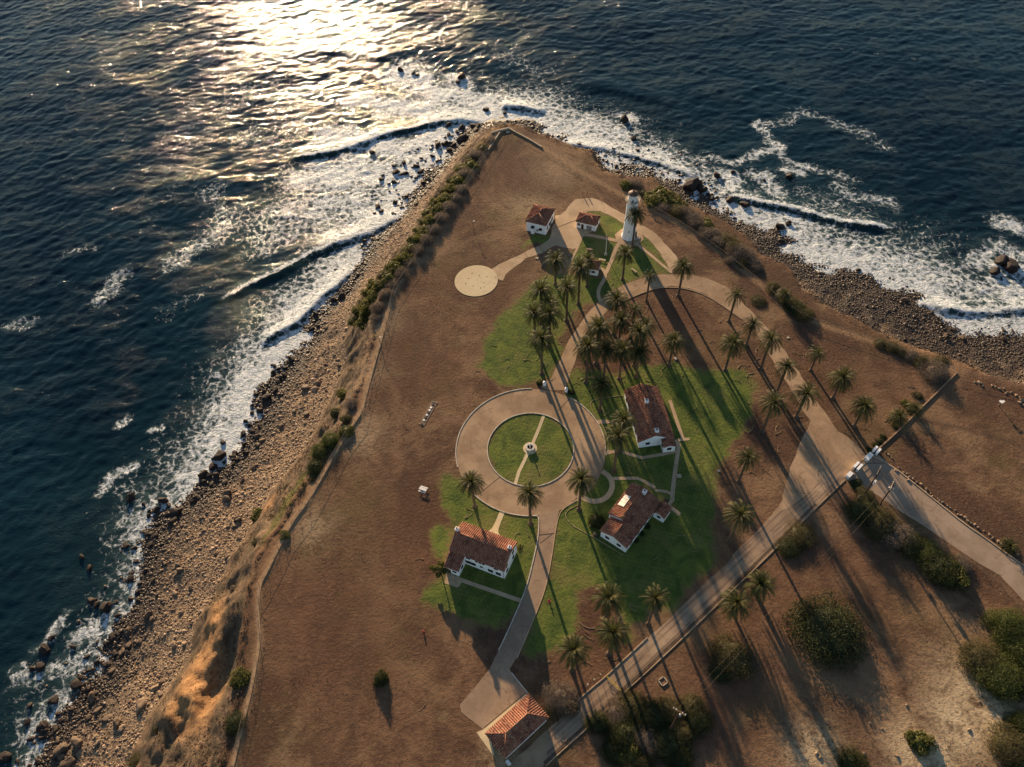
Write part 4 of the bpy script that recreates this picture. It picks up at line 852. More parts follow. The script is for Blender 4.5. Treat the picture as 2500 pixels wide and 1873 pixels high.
for px, py, r_, k, tl, lb in [
 (2277,905,34,'r',.8,'large dry grey bush near the top end of the boundary wall'),(2300,880,16,'o',.6,'olive scrub above the large grey bush by the wall end'),(1852,732,20,'o',.45,'low yellowish bush between the road bend and the eastern fence'),
 (2022,1530,82,'d',.62,'very wide dome shaped dark bush alone on the bare slope'),(1785,1597,52,'o',.8,'dark bush below the two short palms'),(1760,1640,26,'d',.6,'dark fringe of the bush below the two short palms'),(1822,1610,28,'r',.6,'grey brown right side of the bush below the two short palms'),
 (1368,1700,44,'r',.75,'grey brown shrub between the garage and the lower road'),(1390,1722,26,'o',.8,'olive shrub beside the garage, close to the lower road'),(1352,1735,24,'o',.7,'olive shrub at the garage corner'),
 (1462,1762,32,'d',1.,'dark green bush leftmost in the thicket below the road'),(1505,1735,38,'r',.7,'dry grey bush at the upper left of the thicket'),(1548,1725,40,'o',.9,'olive bush at the top of the thicket'),(1590,1745,46,'d',.9,'dark bush in the middle of the thicket'),(1632,1735,34,'o',.8,'olive bush beside the foot of the utility pole'),(1530,1790,42,'d',1.,'dark bush below the middle left of the thicket'),(1580,1800,46,'r',.8,'grey brown bush in the lower middle of the thicket'),(1545,1838,34,'g',.9,'lighter green bush at the bottom of the thicket'),(1560,1866,34,'o',.9,'olive bush at the bottom edge of the photo under the thicket'),(1625,1810,44,'d',.9,'dark bush in the lower right of the thicket'),(1690,1722,32,'o',.85,'olive bush at the right of the utility pole top'),(1702,1755,34,'d',.8,'dark bush at the right end of the thicket'),(1665,1790,34,'o',.8,'olive bush under the utility pole'),(1500,1830,34,'d',.7,'shaded dark bush at the lower left of the thicket'),(1660,1850,34,'d',.8,'shaded dark bush at the bottom right of the thicket'),
 (1954,1302,36,'o',.6,'low bush on the far side of the lower kerb, upper part'),(1925,1335,30,'d',.6,'low bush on the far side of the lower kerb, lower part'),
 (2105,1245,40,'d',.7,'dark bush nearest the foot of the utility poles'),(2150,1278,44,'o',.75,'olive bush on the bank below the entrance road, upper one'),(2190,1305,42,'r',.7,'grey bush on the bank below the entrance road'),(2225,1325,36,'d',.8,'dark bush on the bank in the middle of the row'),(2262,1350,36,'G',.75,'green bush on the bank below the entrance road'),(2295,1385,44,'d',.85,'big dark bush on the bank, next to last of the row'),(2320,1400,36,'g',.8,'bright topped bush at the lower end of the bank row'),(2345,1375,26,'r',.6,'grey scrub between the bank row and the road fence'),(2110,1205,24,'o',.6,'scrub under the gate wall beside the pole foot'),(2090,1180,16,'d',.6,'small dark shrub hugging the gate wall'),
 (2462,1530,50,'G',.9,'large green bush at the right edge, upper one'),(2485,1580,52,'G',.9,'large green bush at the right edge, middle one'),(2395,1612,48,'o',.8,'olive bush left of the large green bushes at the right edge'),(2440,1650,56,'G',.8,'wide green bush below the large ones at the right edge'),(2490,1655,44,'d',.8,'dark bush on the right edge below the large green ones'),
 (2245,1808,27,'g',.95,'small round green bush on the pale sandy ground'),(2080,1862,36,'d',.9,'dark bush at the bottom edge left of the sandy ground'),(2465,1820,44,'o',.85,'olive bush in the bottom right corner'),(2500,1770,36,'G',.85,'green bush at the right edge above the corner'),(2510,1870,44,'d',.8,'dark bush at the very bottom right corner'),
 (1456,1272,21,'d',1.3,'dark conical bush at the front corner of the south-east house'),(1455,1306,8,'r',.9,'dry little shrub by the front of the south-east house'),
 (1318,934,10,'d',1.2,'dark shrub beside the left white gate post'),(1394,957,9,'d',1.,'dark shrub beside the right white gate post'),
 (1580,1284,9,'d',.7,'low shrub along the rear wall of the south-east house, upper one'),(1567,1302,8,'d',.7,'low shrub along the rear wall of the south-east house, middle one'),(1552,1318,9,'d',.7,'low shrub along the rear wall of the south-east house, lower one'),
 (1625,1222,8,'r',.7,'round dark brown shrub on the lawn beside the vertical walk'),(1268,1335,7,'g',.9,'small shrub at the back corner of the two-storey house'),
 (2186,1043,6,'d',1.,'tiny dark hedge plant below the two young palms'),(2155,1066,8,'d',1.,'small hedge plant by the wall, upper of three'),(2146,1076,8,'d',1.,'small hedge plant by the wall, middle of three'),(2137,1086,8,'d',1.,'small hedge plant by the wall, lower of three'),(2212,985,11,'g',1.,'low green shrub between the two young palms'),(2240,965,12,'o',.7,'low olive shrub by the wall above the young palms'),(2122,1096,8,'d',1.,'small dark shrub at the inner side of the gate wall')]:
    shrub(px, py, r_, k, lb, None, tl)
# small tree left of the two-storey house: trunk and four leafy clumps
tx, ty = G(1078, 1402)
tr = empty('small_tree', (tx, ty, 0), 0, 'small bright green tree with loose clumps beside the two-storey house wing', 'tree')
mb = MB(); mb.tube([(0, 0, -.2), (.1, 0, 1.5), (0, .1, 3.0)], [.16, .12, .07], 7)
for a in range(5): mb.tube([(0, 0, 1.6+.2*a), (1.3*cos(a*1.4), 1.3*sin(a*1.4), 3.0+.15*a)], [.07, .03], 5)
mb.build('trunk', BARK, tr)
vs = []; fs = []
me_ = SH['g'][1]; cv = np.empty(len(me_.vertices)*3, np.float32); me_.vertices.foreach_get('co', cv); cv = cv.reshape(-1, 3); fq = np.array([p.vertices[:] for p in me_.polygons])
vv = []; ff = []; b0 = 0
for a, (ox, oy, oz, sc_) in enumerate([(-1.5, .5, 2.6, 1.1), (.3, 1.3, 3.2, 1.2), (1.1, -.3, 2.6, 1.0), (-.5, -1.2, 2.4, .9), (-2.4, 1.0, 2.2, .7), (0, 0, 3.4, 1.1)]):
    vv.append(cv*sc_+[ox, oy, oz]); ff.append(fq+b0); b0 += len(cv)
link_mesh('crown', np_mesh('crown', np.vstack(vv), np.vstack(ff), LEAF_G), tr)
# ============================================================ buildings
def tile_slope(mb, E0, E1, U, S, li=0.0, ri=0.0, pitch=.52):
    """barrel tiles running up one roof plane; li/ri = how fast the plane narrows at its left/right hip"""
    E0 = Vector(E0); E1 = Vector(E1); X_ = (E1-E0); L = X_.length; X_.normalize(); U = Vector(U).normalized(); Nn = X_.cross(U).normalized()
    if Nn.z < 0: Nn = -Nn
    # deck below the tiles
    top = max(0, L-(li+ri)*S)
    d = [E0, E1, E0+X_*(li*S+top)+U*S, E0+X_*(li*S)+U*S] if top > .05 else [E0, E1, E0+X_*(li*S)+U*S]
    n = len(d); mb.add([p for p in d]+[p-Nn*.14 for p in d], [tuple(range(n)), tuple(range(n, 2*n))[::-1]]+[(i, n+i, n+(i+1) % n, (i+1) % n) for i in range(n)])
    k = max(1, int(round(L/pitch))); w = L/k; prof = [(-.32, .0), (-.20, .15), (0, .21), (.20, .15), (.32, .0)]
    r = random.Random(int(L*100))
    for i in range(k):
        x = (i+.5)*w; sm = S
        if li > 1e-6: sm = min(sm, x/li)
        if ri > 1e-6: sm = min(sm, (L-x)/ri)
        if sm < .1: continue
        c = max(1, int(round(sm/.75))); h = sm/c
        for j in range(c):
            s0 = j*h; s1 = min(sm, s0+h+.05); lo = r.uniform(.02, .05)
            a = [E0+X_*(x+p*w)+U*s0+Nn*(z+lo) for p, z in prof]; b = [E0+X_*(x+p*w*.9)+U*s1+Nn*(z*.85) for p, z in prof]
            mb.add(a+b, [(m, m+1, 6+m, 5+m) for m in range(4)]+[(4, 3, 2, 1, 0)])
def gable(wm, rm, cap, x0, x1, y0, y1, yr, z0, z1, zr, oh=.35, ox0=None, ox1=None, tiles=True):
    """ridge parallel to local x; y0 eave at z0, y1 eave at z1, ridge at yr/zr"""
    ox0 = oh if ox0 is None else ox0; ox1 = oh if ox1 is None else ox1
    b = -.2; P = [(y0, b), (y1, b), (y1, z1), (yr, zr), (y0, z0)] if y0 < yr < y1 else [(y0, b), (y1, b), (y1, z1), (y0, z0)]
    n = len(P); wm.add([(x0, y, z) for y, z in P]+[(x1, y, z) for y, z in P], [tuple(range(n)), tuple(range(n, 2*n))[::-1]]+[(i, n+i, n+(i+1) % n, (i+1) % n) for i in range(n)])
    if y0 < yr < y1:
        for ya, za, sg in ((y0, z0, -1), (y1, z1, 1)):
            run = abs(yr-ya); sl = (zr-za)/run; S = hypot(run+oh, (run+oh)*sl); ye = ya+sg*oh; ze = za-oh*sl+.12
            E0, E1 = ((x0-ox0, ye, ze), (x1+ox1, ye, ze)) if sg < 0 else ((x1+ox1, ye, ze), (x0-ox0, ye, ze))
            tile_slope(rm, E0, E1, (0, -sg, sl), S)
        cap.tube([(x0-ox0, yr, zr+.20), (x1+ox1, yr, zr+.20)], .15, 8)
    else:
        # shed: high side is the one with the larger z
        if z1 > z0:
            sl = (z1-z0)/(y1-y0); S = hypot(y1-y0+oh, (y1-y0+oh)*sl); tile_slope(rm, (x0-ox0, y0-oh, z0-oh*sl+.12), (x1+ox1, y0-oh, z0-oh*sl+.12), (0, 1, sl), S)
        else:
            sl = (z0-z1)/(y1-y0); S = hypot(y1-y0+oh, (y1-y0+oh)*sl); tile_slope(rm, (x1+ox1, y1+oh, z1-oh*sl+.12), (x0-ox0, y1+oh, z1-oh*sl+.12), (0, -1, sl), S)
def hip(wm, rm, cap, w, d, he, hr, hx, oh=.4):
    wm.box(0, 0, -.2, w, d, he)
    rise = hr-he; run = d/2+oh; S = hypot(run, rise); zb = he+.05
    for E0, E1, U in (((-oh, -oh, zb), (w+oh, -oh, zb), (0, run, rise)), ((w+oh, d+oh, zb), (-oh, d+oh, zb), (0, -run, rise))):
        tile_slope(rm, E0, E1, U, S, (hx+oh)/S, (hx+oh)/S)
    rx = hx+oh; S2 = hypot(rx, rise)
    for E0, E1, U in (((-oh, d+oh, zb), (-oh, -oh, zb), (rx, 0, rise)), ((w+oh, -oh, zb), (w+oh, d+oh, zb), (-rx, 0, rise))):
        tile_slope(rm, E0, E1, U, S2, run/S2, run/S2)
    zt = zb+rise+.10; a = (hx, d/2, zt); b = (w-hx, d/2, zt); cap.tube([a, b], .15, 8)
    for c, e in (((-oh, -oh), a), ((-oh, d+oh), a), ((w+oh, -oh), b), ((w+oh, d+oh), b)): cap.tube([(c[0], c[1], zb+.10), e], .13, 8)
def window(root, x, y, z, w, h, face, name='window', fr=None, mull=True, label=None):
    """face: 'f' y-, 'b' y+, 'l' x-, 'r' x+ ; x,y = centre on the wall, z = sill height"""
    T = {'f': Matrix.Rotation(0, 4, 'Z'), 'b': Matrix.Rotation(pi, 4, 'Z'), 'l': Matrix.Rotation(-pi/2, 4, 'Z'), 'r': Matrix.Rotation(pi/2, 4, 'Z')}[face]
    mb = MB(); t = .07; pr = .06
    mb.box(-w/2-t, -pr, 0-t, -w/2, .05, h+t); mb.box(w/2, -pr, -t, w/2+t, .05, h+t); mb.box(-w/2, -pr, h, w/2, .05, h+t); mb.box(-w/2, -pr-.03, -t, w/2, .05, 0)
    if mull and w > .8: mb.box(-.03, -pr+.01, 0, .03, .04, h)
    if mull: mb.box(-w/2, -pr+.015, h*.5-.02, w/2, .04, h*.5+.02)
    o = mb.build(name, fr or DARKW, root, (x, y, z)); o.matrix_local = Matrix.Translation((x, y, z))@T
    if label: o['label'] = label
    g = MB(); g.box(-w/2, -.02, 0, w/2, .03, h); g.build('pane', GLASS if name == 'window' else (fr or DARKW), o)
    return o
def door(root, x, y, w, h, face, mat=None, name='door'):
    T = {'f': 0, 'b': pi, 'l': -pi/2, 'r': pi/2}[face]; mb = MB(); mb.box(-w/2, -.05, 0, w/2, .04, h)
    for k in range(3): mb.box(-w/2+.1, -.07, .15+k*(h-.2)/3, w/2-.1, -.05, .15+(k+1)*(h-.2)/3-.12)
    o = mb.build(name, mat or DARKW, root); o.matrix_local = Matrix.Translation((x, y, 0))@Matrix.Rotation(T, 4, 'Z')
    hb = MB(); hb.tube([(w/2-.12, -.09, h*.48), (w/2-.12, -.09, h*.55)], .03, 6); hb.build('handle', METAL, o)
    return o
def chimney(root, x, y, z0, z1, s=.75, mat=WHITE):
    mb = MB(); mb.box(x-s/2, y-s/2, z0, x+s/2, y+s/2, z1); mb.box(x-s/2-.1, y-s/2-.1, z1-.35, x+s/2+.1, y+s/2+.1, z1-.2)
    c = mb.build('chimney', mat, root); p = MB(); p.lathe([(s*.28, 0), (s*.28, .3), (s*.2, .32)], 10, (x, y, z1)); p.build('chimney_pot', TILE, c)
def house(name, label, org, ang_, cat='house'):
    return empty(name, (org[0], org[1], 0), radians(ang_), label, cat)
def finish(root, wm, rm, cap, wmat=WHITE):
    w = wm.build('wall', wmat, root); r = rm.build('roof', TILE, root); cap.build('ridge_tiles', TILE, r, smooth_=True); return w, r
# 1 two-storey house in the south-west
R = house('two_storey_house', 'large two-storey white house with red tiled gable roof and two white chimneys', (-18.7, 87.8), -26)
wm, rm, cap = MB(), MB(), MB()
gable(wm, rm, cap, 0, 15.1, 0, 8.1, 4.05, 5.5, 5.5, 7.9)
gable(wm, rm, cap, 0, 3.9, -3.8, -.003, -.003, 3.4, 4.7, 4.7, .25)
finish(R, wm, rm, cap)
for x, w in ((4.8, 1.3), (6.3, 1.3), (11.2, 1.3), (13.4, 1.3)): window(R, x, 0, 1.2, w, 1.25, 'f')
window(R, 8.6, 0, 1.7, .7, .6, 'f', mull=False)
for x in (5.0, 7.4, 8.4, 9.3, 12.8): window(R, x, 0, 4.0, 1.0 if x in (5.0, 12.8) else .6, .95, 'f')
for y in (1.8, 5.8): window(R, 15.1, y, 1.2, 1.0, 1.2, 'r'); window(R, 15.1, y, 4.0, .9, 1.1, 'r')
window(R, 0, 2.5, 1.2, 1, 1.2, 'l'); window(R, 3.9, -1.8, 1.3, .9, 1.0, 'r'); window(R, 2.7, -3.8, 1.5, 1.0, .8, 'f'); door(R, 1.1, -3.8, 1.0, 2.1, 'f')
for x in (3, 7.5, 12): window(R, x, 8.1, 1.2, 1.1, 1.3, 'b'); window(R, x, 8.1, 4, 1.1, 1.1, 'b')
chimney(R, .15, 4.6, 5.2, 9.1, .85); chimney(R, 14.6, 5.2, 5.5, 8.6, .8)
mb = MB(); mb.tube([(14.9, -.09, .1), (14.9, -.09, 5.2)], .05, 6); mb.build('downpipe', DARKW, R)
# 2 south-east house with skylights
R = house('stepped_roof_house', 'white house with stepped red tiled roof and three pale roof panels', (26.8, 86.3), 49.5)
wm, rm, cap = MB(), MB(), MB()
gable(wm, rm, cap, 0, 5.0, 0, 7.8, 4.0, 3.2, 3.3, 4.9, .3, ox1=0)
gable(wm, rm, cap, 5.0, 16.4, 0.003, 8.6, 5.1, 3.2, 4.1, 5.5, .3, ox0=.12)
gable(wm, rm, cap, 13.2, 16.9, -3.4, -.35, -1.7, 2.7, 2.7, 3.6, .25)
finish(R, wm, rm, cap)
window(R, 0, 5.8, 1.3, 1.1, .9, 'l'); window(R, 0, 2.2, 1.3, 1.1, .9, 'l')
for x in (2.5, 6, 9.5, 12): window(R, x, 0, 1.2, 1.1, 1.1, 'f')
for x in (6.5, 9, 14.5): window(R, x, 8.6, 1.3, 1.2, 1.2, 'b')
window(R, 13.2, -1.9, 1.3, .9, .8, 'l'); door(R, 11.8, 8.6, 1.0, 2.1, 'b')
chimney(R, 15.2, 4.2, 4.6, 6.6, .9); chimney(R, 5.5, 5.0, 4.6, 6.2, .8, plain('ochre_chimney_brick', (.30, .17, .08), .9, .3, 4))
sl = (5.5-4.1)/(8.6-5.1); U = Vector((0, -1, sl)).normalized(); Nn = Vector((0, sl, 1)).normalized()
for k in range(3):
    mb = MB(); x0 = 8.4+k*1.28; P0 = Vector((x0, 8.1, 4.1+.5*sl))+Nn*.42
    T = Matrix((( 1, 0, 0, P0.x), (0, U.y, Nn.y, P0.y), (0, U.z, Nn.z, P0.z), (0, 0, 0, 1)))
    mb.box(0, 0, -.10, 1.2, 2.0, 0, T); mb.box(.05, .05, 0.003, 1.15, 1.95, .02, T); mb.build('roof_panel', plain('pale_panel', (.62, .58, .50), .6, .08), R)
# 3 north-east long house
R = house('long_gabled_house', 'long low white house under a dark red roof with two white chimneys', (44.9, 119.0), 95)
wm, rm, cap = MB(), MB(), MB()
gable(wm, rm, cap, 0, 18.2, 0, 9.9, 5.4, 2.7, 3.2, 5.4, .3, ox0=.12)
gable(wm, rm, cap, -2.7, -.003, .1, 3.5, 1.8, 2.6, 2.9, 3.5, .2, ox1=0)
finish(R, wm, rm, cap)
window(R, 0, 7.4, 1.3, 1.1, .9, 'l'); window(R, -2.7, 1.8, 1.2, 1.1, .9, 'l')
for x in (1.4, 4.5, 12, 16): window(R, x, 9.9, 1.1, 1.2, 1.2, 'b')
door(R, 8.5, 9.9, 1.0, 2.1, 'b'); window(R, -1.3, 3.5, 1.2, .9, .9, 'b')
for x in (3, 7, 11, 15): window(R, x, 0, 1.1, 1.1, 1.1, 'f')
chimney(R, 11.6, 5.3, 4.9, 6.7, .95); chimney(R, 1.3, 4.9, 4.6, 6.4, 1.0)
# 4 garage
R = house('garage', 'white garage building with orange hipped tile roof on the paved court', (-6.9, 38.5), 37.5, 'garage')
wm, rm, cap = MB(), MB(), MB(); hip(wm, rm, cap, 12.4, 6.2, 3.1, 4.9, 2.9); finish(R, wm, rm, cap)
for x in (1.8, 4.6, 7.5, 10.4): door(R, x, 6.2, 2.3, 2.4, 'b', WOOD, 'garage_door'); window(R, x, 0, 1.4, 1.2, .8, 'f')
mb = MB(); mb.lathe([(.14, 4.9), (.14, 5.35), (.2, 5.36), (.2, 5.45)], 10, (6.1, 3.1, 0)); mb.build('vent_pipe', METAL, R)
mb = MB(); mb.box(-.4, -1.6, 0, .3, -.5, 1.1); mb.build('white_cabinet', WPAINT, R)
# 5 fog signal building
R = house('fog_signal_building', 'square white building with pale and dark red hipped roof nearest the headland tip', (15.5, 209.9), 66, 'building')
wm, rm, cap = MB(), MB(), MB(); hip(wm, rm, cap, 9.0, 7.3, 4.5, 6.4, 3.2); finish(R, wm, rm, cap)
mb = MB(); mb.box(-1.0, 4.2, -.1, -.003, 5.3, 2.6); c = mb.build('closet', WHITE, R); mb = MB(); mb.bar((-1.15, 4.75, 2.6), (.0, 4.75, 3.0), 1.3, .08); mb.build('closet_roof', DMETAL, c)
window(R, 0, 2.0, 1.5, 1.0, 1.1, 'l'); mb = MB(); mb.box(-.6, 2.7, 1.3, -.003, 3.3, 1.9); mb.build('wall_unit', METAL, R)
for x in (1.6, 3.8, 6.8): window(R, x, 0, 1.3, 1.0, 1.3, 'f')
door(R, 5.3, 0, 1.1, 2.2, 'f'); window(R, 4.5, 7.3, 1.3, 1.1, 1.3, 'b')
# 6 small outbuilding
R = house('oil_store', 'small low white building with garage door and wavy red roof left of the lighthouse', (26.8, 212.8), -23, 'building')
wm, rm, cap = MB(), MB(), MB(); hip(wm, rm, cap, 7.1, 5.0, 2.9, 4.3, 2.6, .3); finish(R, wm, rm, cap)
window(R, .8, 0, 1.3, .8, .9, 'f'); door(R, 2.2, 0, .9, 2.1, 'f'); door(R, 4.7, 0, 1.9, 2.1, 'f', METAL, 'garage_door'); window(R, 7.1, 2.5, 1.2, .8, .9, 'r')
# 7 house behind the palms
R = house('little_office', 'little white house with hipped red roof half hidden behind two palms near the flagpole', (26.1, 189.7), -20, 'building')
wm, rm, cap = MB(), MB(), MB(); hip(wm, rm, cap, 5.7, 4.3, 2.9, 4.2, 2.1, .3); finish(R, wm, rm, cap)
window(R, 1.3, 0, 1.2, .9, .9, 'f'); door(R, 5.7, 2.0, .9, 2.1, 'r'); window(R, 4.2, 0, 1.2, .8, .8, 'f')
# 8 lighthouse
R = empty('lighthouse', (LH[0], LH[1], 0), radians(-10), 'tall tapering white lighthouse tower with rusty domed lantern and railed gallery', 'lighthouse')
mb = MB(); mb.lathe([(2.75, -.2), (2.75, .25), (2.62, .3), (2.42, 1.2), (2.27, 3), (2.12, 6), (1.98, 10), (1.86, 15.2), (1.98, 15.6), (1.98, 15.8), (2.2, 16.1), (2.2, 16.2)], 40); mb.build('tower', WHITE, R, smooth_=False)
mb = MB(); mb.lathe([(2.5, 16.2), (2.5, 16.38), (1.4, 16.385)], 40); g = mb.build('gallery_deck', CONC, R)
mb = MB()
for zr in (16.85, 17.3): mb.tube([(2.42*cos(a), 2.42*sin(a), zr) for a in np.linspace(0, 2*pi, 33)], .035, 5, False)
for k in range(16): a = 2*pi*k/16; mb.tube([(2.42*cos(a), 2.42*sin(a), 16.38), (2.42*cos(a), 2.42*sin(a), 17.3)], .03, 5)
mb.build('railing', METAL, g)
mb = MB(); mb.lathe([(1.5, 16.385), (1.5, 17.2), (1.56, 17.2), (1.56, 17.3), (1.44, 17.31), (1.44, 18.75), (1.56, 18.76), (1.56, 18.9)], 32); ln = mb.build('lantern_room', WPAINT, R)
mb = MB()
for k in range(12):
    a = 2*pi*k/12; b = 2*pi*(k+1)/12
    mb.tube([(1.47*cos(a), 1.47*sin(a), 17.3), (1.47*cos(b), 1.47*sin(b), 18.76)], .03, 4); mb.tube([(1.47*cos(b), 1.47*sin(b), 17.3), (1.47*cos(a), 1.47*sin(a), 18.76)], .03, 4)
mb.build('window_bars', DMETAL, ln)
mb = MB(); mb.box(-.28, -1.56, 16.4, .28, -1.45, 17.19); mb.build('lantern_door', DMETAL, ln)
mb = MB(); mb.lathe([(1.72, 18.9), (1.72, 19.0), (1.35, 19.35), (.75, 19.66), (.25, 19.8)], 28); dm = mb.build('dome', RUST, R)
mb = MB(); mb.lathe([(.12, 19.78), (.3, 19.95), (.34, 20.15), (.2, 20.35), (.04, 20.5)], 12); mb.build('vent_ball', DMETAL, dm)
for zc, a in ((3.4, -pi/2-.1), (8.6, -pi/2-.1), (13.2, -pi/2-.1), (6, 0.3)):
    r_ = np.interp(zc+.5, [1.2, 3, 6, 10, 15.2], [2.42, 2.27, 2.12, 1.98, 1.86]); mb = MB(); mb.box(-.06, -.13, 0, .06, .13, .8)
    o = mb.build('window', GLASS, R, (r_*cos(a), r_*sin(a), zc)); o.rotation_euler = (0, 0, a)
mb = MB(); mb.tube([(2.42*cos(a), 2.42*sin(a), 4.4) for a in np.linspace(-1.3, -.2, 8)], .03, 5); 
mb = MB(); mb.box(1.8, -1.8, -.1, 3.3, .2, .55); mb.box(3.3, -1.5, -.1, 3.9, 0, .3); st_ = mb.build('entry_steps', CONC, R)
mb = MB(); mb.box(2.2, -1.3, .55, 2.62, -.3, 2.6); mb.build('door', DARKW, R)
# ============================================================ fences and walls
FENM = plain('weathered_fence_steel', (.22, .17, .12), .8)
def fence(name, pts, label, h=1.7, step=4.6, closeposts=None):
    P = resample(pts, step); z = [hgt(x, y) for x, y in P]; o = P[0]
    R = empty(name, (o[0], o[1], z[0]), 0, label, 'fence')
    pm = MB(); pm.tube([(0, 0, -.3), (0, 0, h)], .05, 6); pm = pm.mesh('post', FENM)
    for (x, y), zz in zip(P[:100], z): link_mesh('post', pm, R, (x-o[0], y-o[1], zz-z[0]))
    rails = MB(); L = [(x-o[0], y-o[1], zz-z[0]) for (x, y), zz in zip(P, z)]
    for i in range(len(L)-1): rails.bar((L[i][0], L[i][1], L[i][2]+h), (L[i+1][0], L[i+1][1], L[i+1][2]+h), .055)
    rails.build('top_rail', FENM, R)
    net = MB()
    for i in range(len(L)-1):
        for k in range(5): net.bar((L[i][0], L[i][1], L[i][2]+.06+k*(h-.1)/5), (L[i+1][0], L[i+1][1], L[i+1][2]+.06+k*(h-.1)/5), .010)
    net.build('wire_mesh', FENM, R)
    return R
fence('clifftop_fence', fenW, 'long wire fence following the whole western cliff edge')
fence('clifftop_fence', fenE, 'long wire fence along the eastern cliff edge from the tip to the boundary wall')
fence('wire_fence', GL([(2339,911),(2380,921),(2440,936),(2500,951),(2560,968)]), 'short wire fence running right from the top end of the boundary wall')
fence('wire_fence', GL([(2375,1378),(2400,1398),(2440,1425),(2470,1460),(2500,1490)]), 'low wire fence on the near side of the entrance road at the right edge', .9, 3)
def wall(name, pts, w, h, mat, label, cat='wall', cop=CONC, coph=.08, cw=.1):
    P = np.asarray(pts); o = P[0]; R = empty(name, (o[0], o[1], 0), 0, label, cat)
    for nm, ww, z0, z1, m in (('wall_body', w, -.2, h, mat), ('coping', w+cw, h, h+coph, cop)):
        mb = MB(); Q = ribbon(P-o, ww); n = len(P); A = Q[:n]; B = Q[n:][::-1]
        for i in range(n-1): mb.add([(*A[i], z0), (*B[i], z0), (*B[i+1], z0), (*A[i+1], z0), (*A[i], z1), (*B[i], z1), (*B[i+1], z1), (*A[i+1], z1)], [(4, 7, 6, 5), (0, 4, 5, 1), (3, 2, 6, 7), (0, 3, 7, 4), (1, 5, 6, 2)])
        mb.build(nm, m, R)
    return R
wall('boundary_wall', GL([(2146,1095),(2200,1046),(2250,995),(2300,946),(2336,910)]), .28, .28, BRKD, 'long straight brown boundary wall from the gate to the eastern cliff', cop=plain('tan_coping', (.34, .21, .12), .9))
wall('viewpoint_wall', GL([(1200,327),(1217,321.6),(1243,315.3)]), .4, .7, CONC, 'low pale wall across the very tip of the headland')
wall('side_wall', GL([(1243,315.3),(1258,324),(1290,341),(1323,361)]), .35, .5, plain('mossy_low_wall', (.22, .17, .10), .95), 'low mossy wall running down the east side of the tip')
wall('side_wall', GL([(1221,324),(1212,338),(1203,352),(1192,368)]), .35, .5, plain('mossy_wall', (.22, .18, .12), .95), 'low mossy wall running down the west side of the tip')
sheet('concrete_slab', GL([(1236,320),(1244,320),(1244,325),(1236,325)]), .12, CONC)
# main gate: white piers and double walls in a row
def gate_pier(c0, c1, w, h, label, double=0.0):
    a = G(*c0); b = G(*c1); d = b-a; L = hypot(*d); an = atan2(d[1], d[0]); R = empty('gate_pier', (a[0], a[1], 0), an, label, 'gate pier', 'white piers of the main gate')
    if double: 
        for s_ in (-1, 1): mb = MB(); mb.box(0, s_*double-.28, -.2, L, s_*double+.28, h); mb.build('side_wall', WHITE, R); mb = MB(); mb.box(-.06, s_*double-.33, h, L+.06, s_*double+.33, h+.1); mb.build('cap', WHITE, R)
        mb = MB(); mb.box(.05, -double+.29, -.1, L-.05, double-.29, .5); mb.build('planter_soil', DARKW, R)
    else:
        mb = MB(); mb.box(0, -w/2, -.2, L, w/2, h); mb.build('pier_body', WHITE, R); mb = MB(); mb.box(-.08, -w/2-.08, h, L+.08, w/2+.08, h+.14); mb.build('cap', WPAINT, R)
        mb = MB(); mb.box(L+.09, -w/2, -.1, L+.9, w/2, h*.55); mb.build('brick_end', BRKD, R)
    return R
gate_pier((2112,1126), (2124,1114), 1.15, 1.3, 'largest white gate pier, a solid white block at the upper side of the opening')
gate_pier((2133,1109), (2142,1099), 1.1, 1.3, 'double white gate wall where the brown boundary wall starts', .52)
gate_pier((2086,1149), (2097,1137), 1.1, 1.3, 'double white gate wall in the middle of the gate row', .52)
gate_pier((2067,1168), (2076,1159), 1.0, 1.2, 'smallest white gate pier at the lower left end of the gate row')
def bar_gate(a, b, label, mat, h=1.1, name='bar_gate'):
    a = G(*a); b = G(*b); d = b-a; L = hypot(*d); R = empty(name, (a[0], a[1], 0), atan2(d[1], d[0]), label, 'gate')
    mb = MB(); mb.tube([(0, 0, -.2), (0, 0, h+.15)], .09, 8); mb.build('hinge_post', mat, R)
    mb = MB()
    for z in (.3, h*.6, h): mb.tube([(0, 0, z), (L, 0, z)], .055, 6)
    n = max(3, int(L/.8))
    for k in range(n+1): mb.tube([(L*k/n, 0, .3), (L*k/n, 0, h)], .035, 5)
    mb.build('gate_leaf', mat, R); mb = MB(); mb.tube([(L, 0, -.2), (L, 0, h+.1)], .07, 8); mb.build('latch_post', mat, R)
bar_gate((2098,1135), (2111,1123), 'dark metal gate leaf between the two widest white piers', DMETAL)
bar_gate((2077,1158), (2085,1150), 'short dark metal gate leaf by the smallest white pier', DMETAL)
bar_gate((1480,1653), (1517,1689), 'yellow barrier gate across the lower road near the garage', YEL, .9, 'barrier_gate')
# white posts at the mouth of the roundabout
for (px, py), lb in (((1329.5,941),'white stuccoed gate post on the left of the roundabout entrance'),((1382.5,956),'white stuccoed gate post on the right of the roundabout entrance')):
    x, y = G(px, py); R = empty('gate_post', (x, y, 0), radians(-20), lb, 'gate post', 'white gate posts of the roundabout')
    mb = MB(); mb.box(-.4, -.4, -.1, .4, .4, 1.5); mb.build('post_body', WHITE, R); mb = MB(); mb.box(-.48, -.48, 1.5, .48, .48, 1.62); mb.add([(-.4, -.4, 1.62), (.4, -.4, 1.62), (.4, .4, 1.62), (-.4, .4, 1.62), (0, 0, 1.85)], [(0, 1, 4), (1, 2, 4), (2, 3, 4), (3, 0, 4)]); mb.build('cap', WPAINT, R)
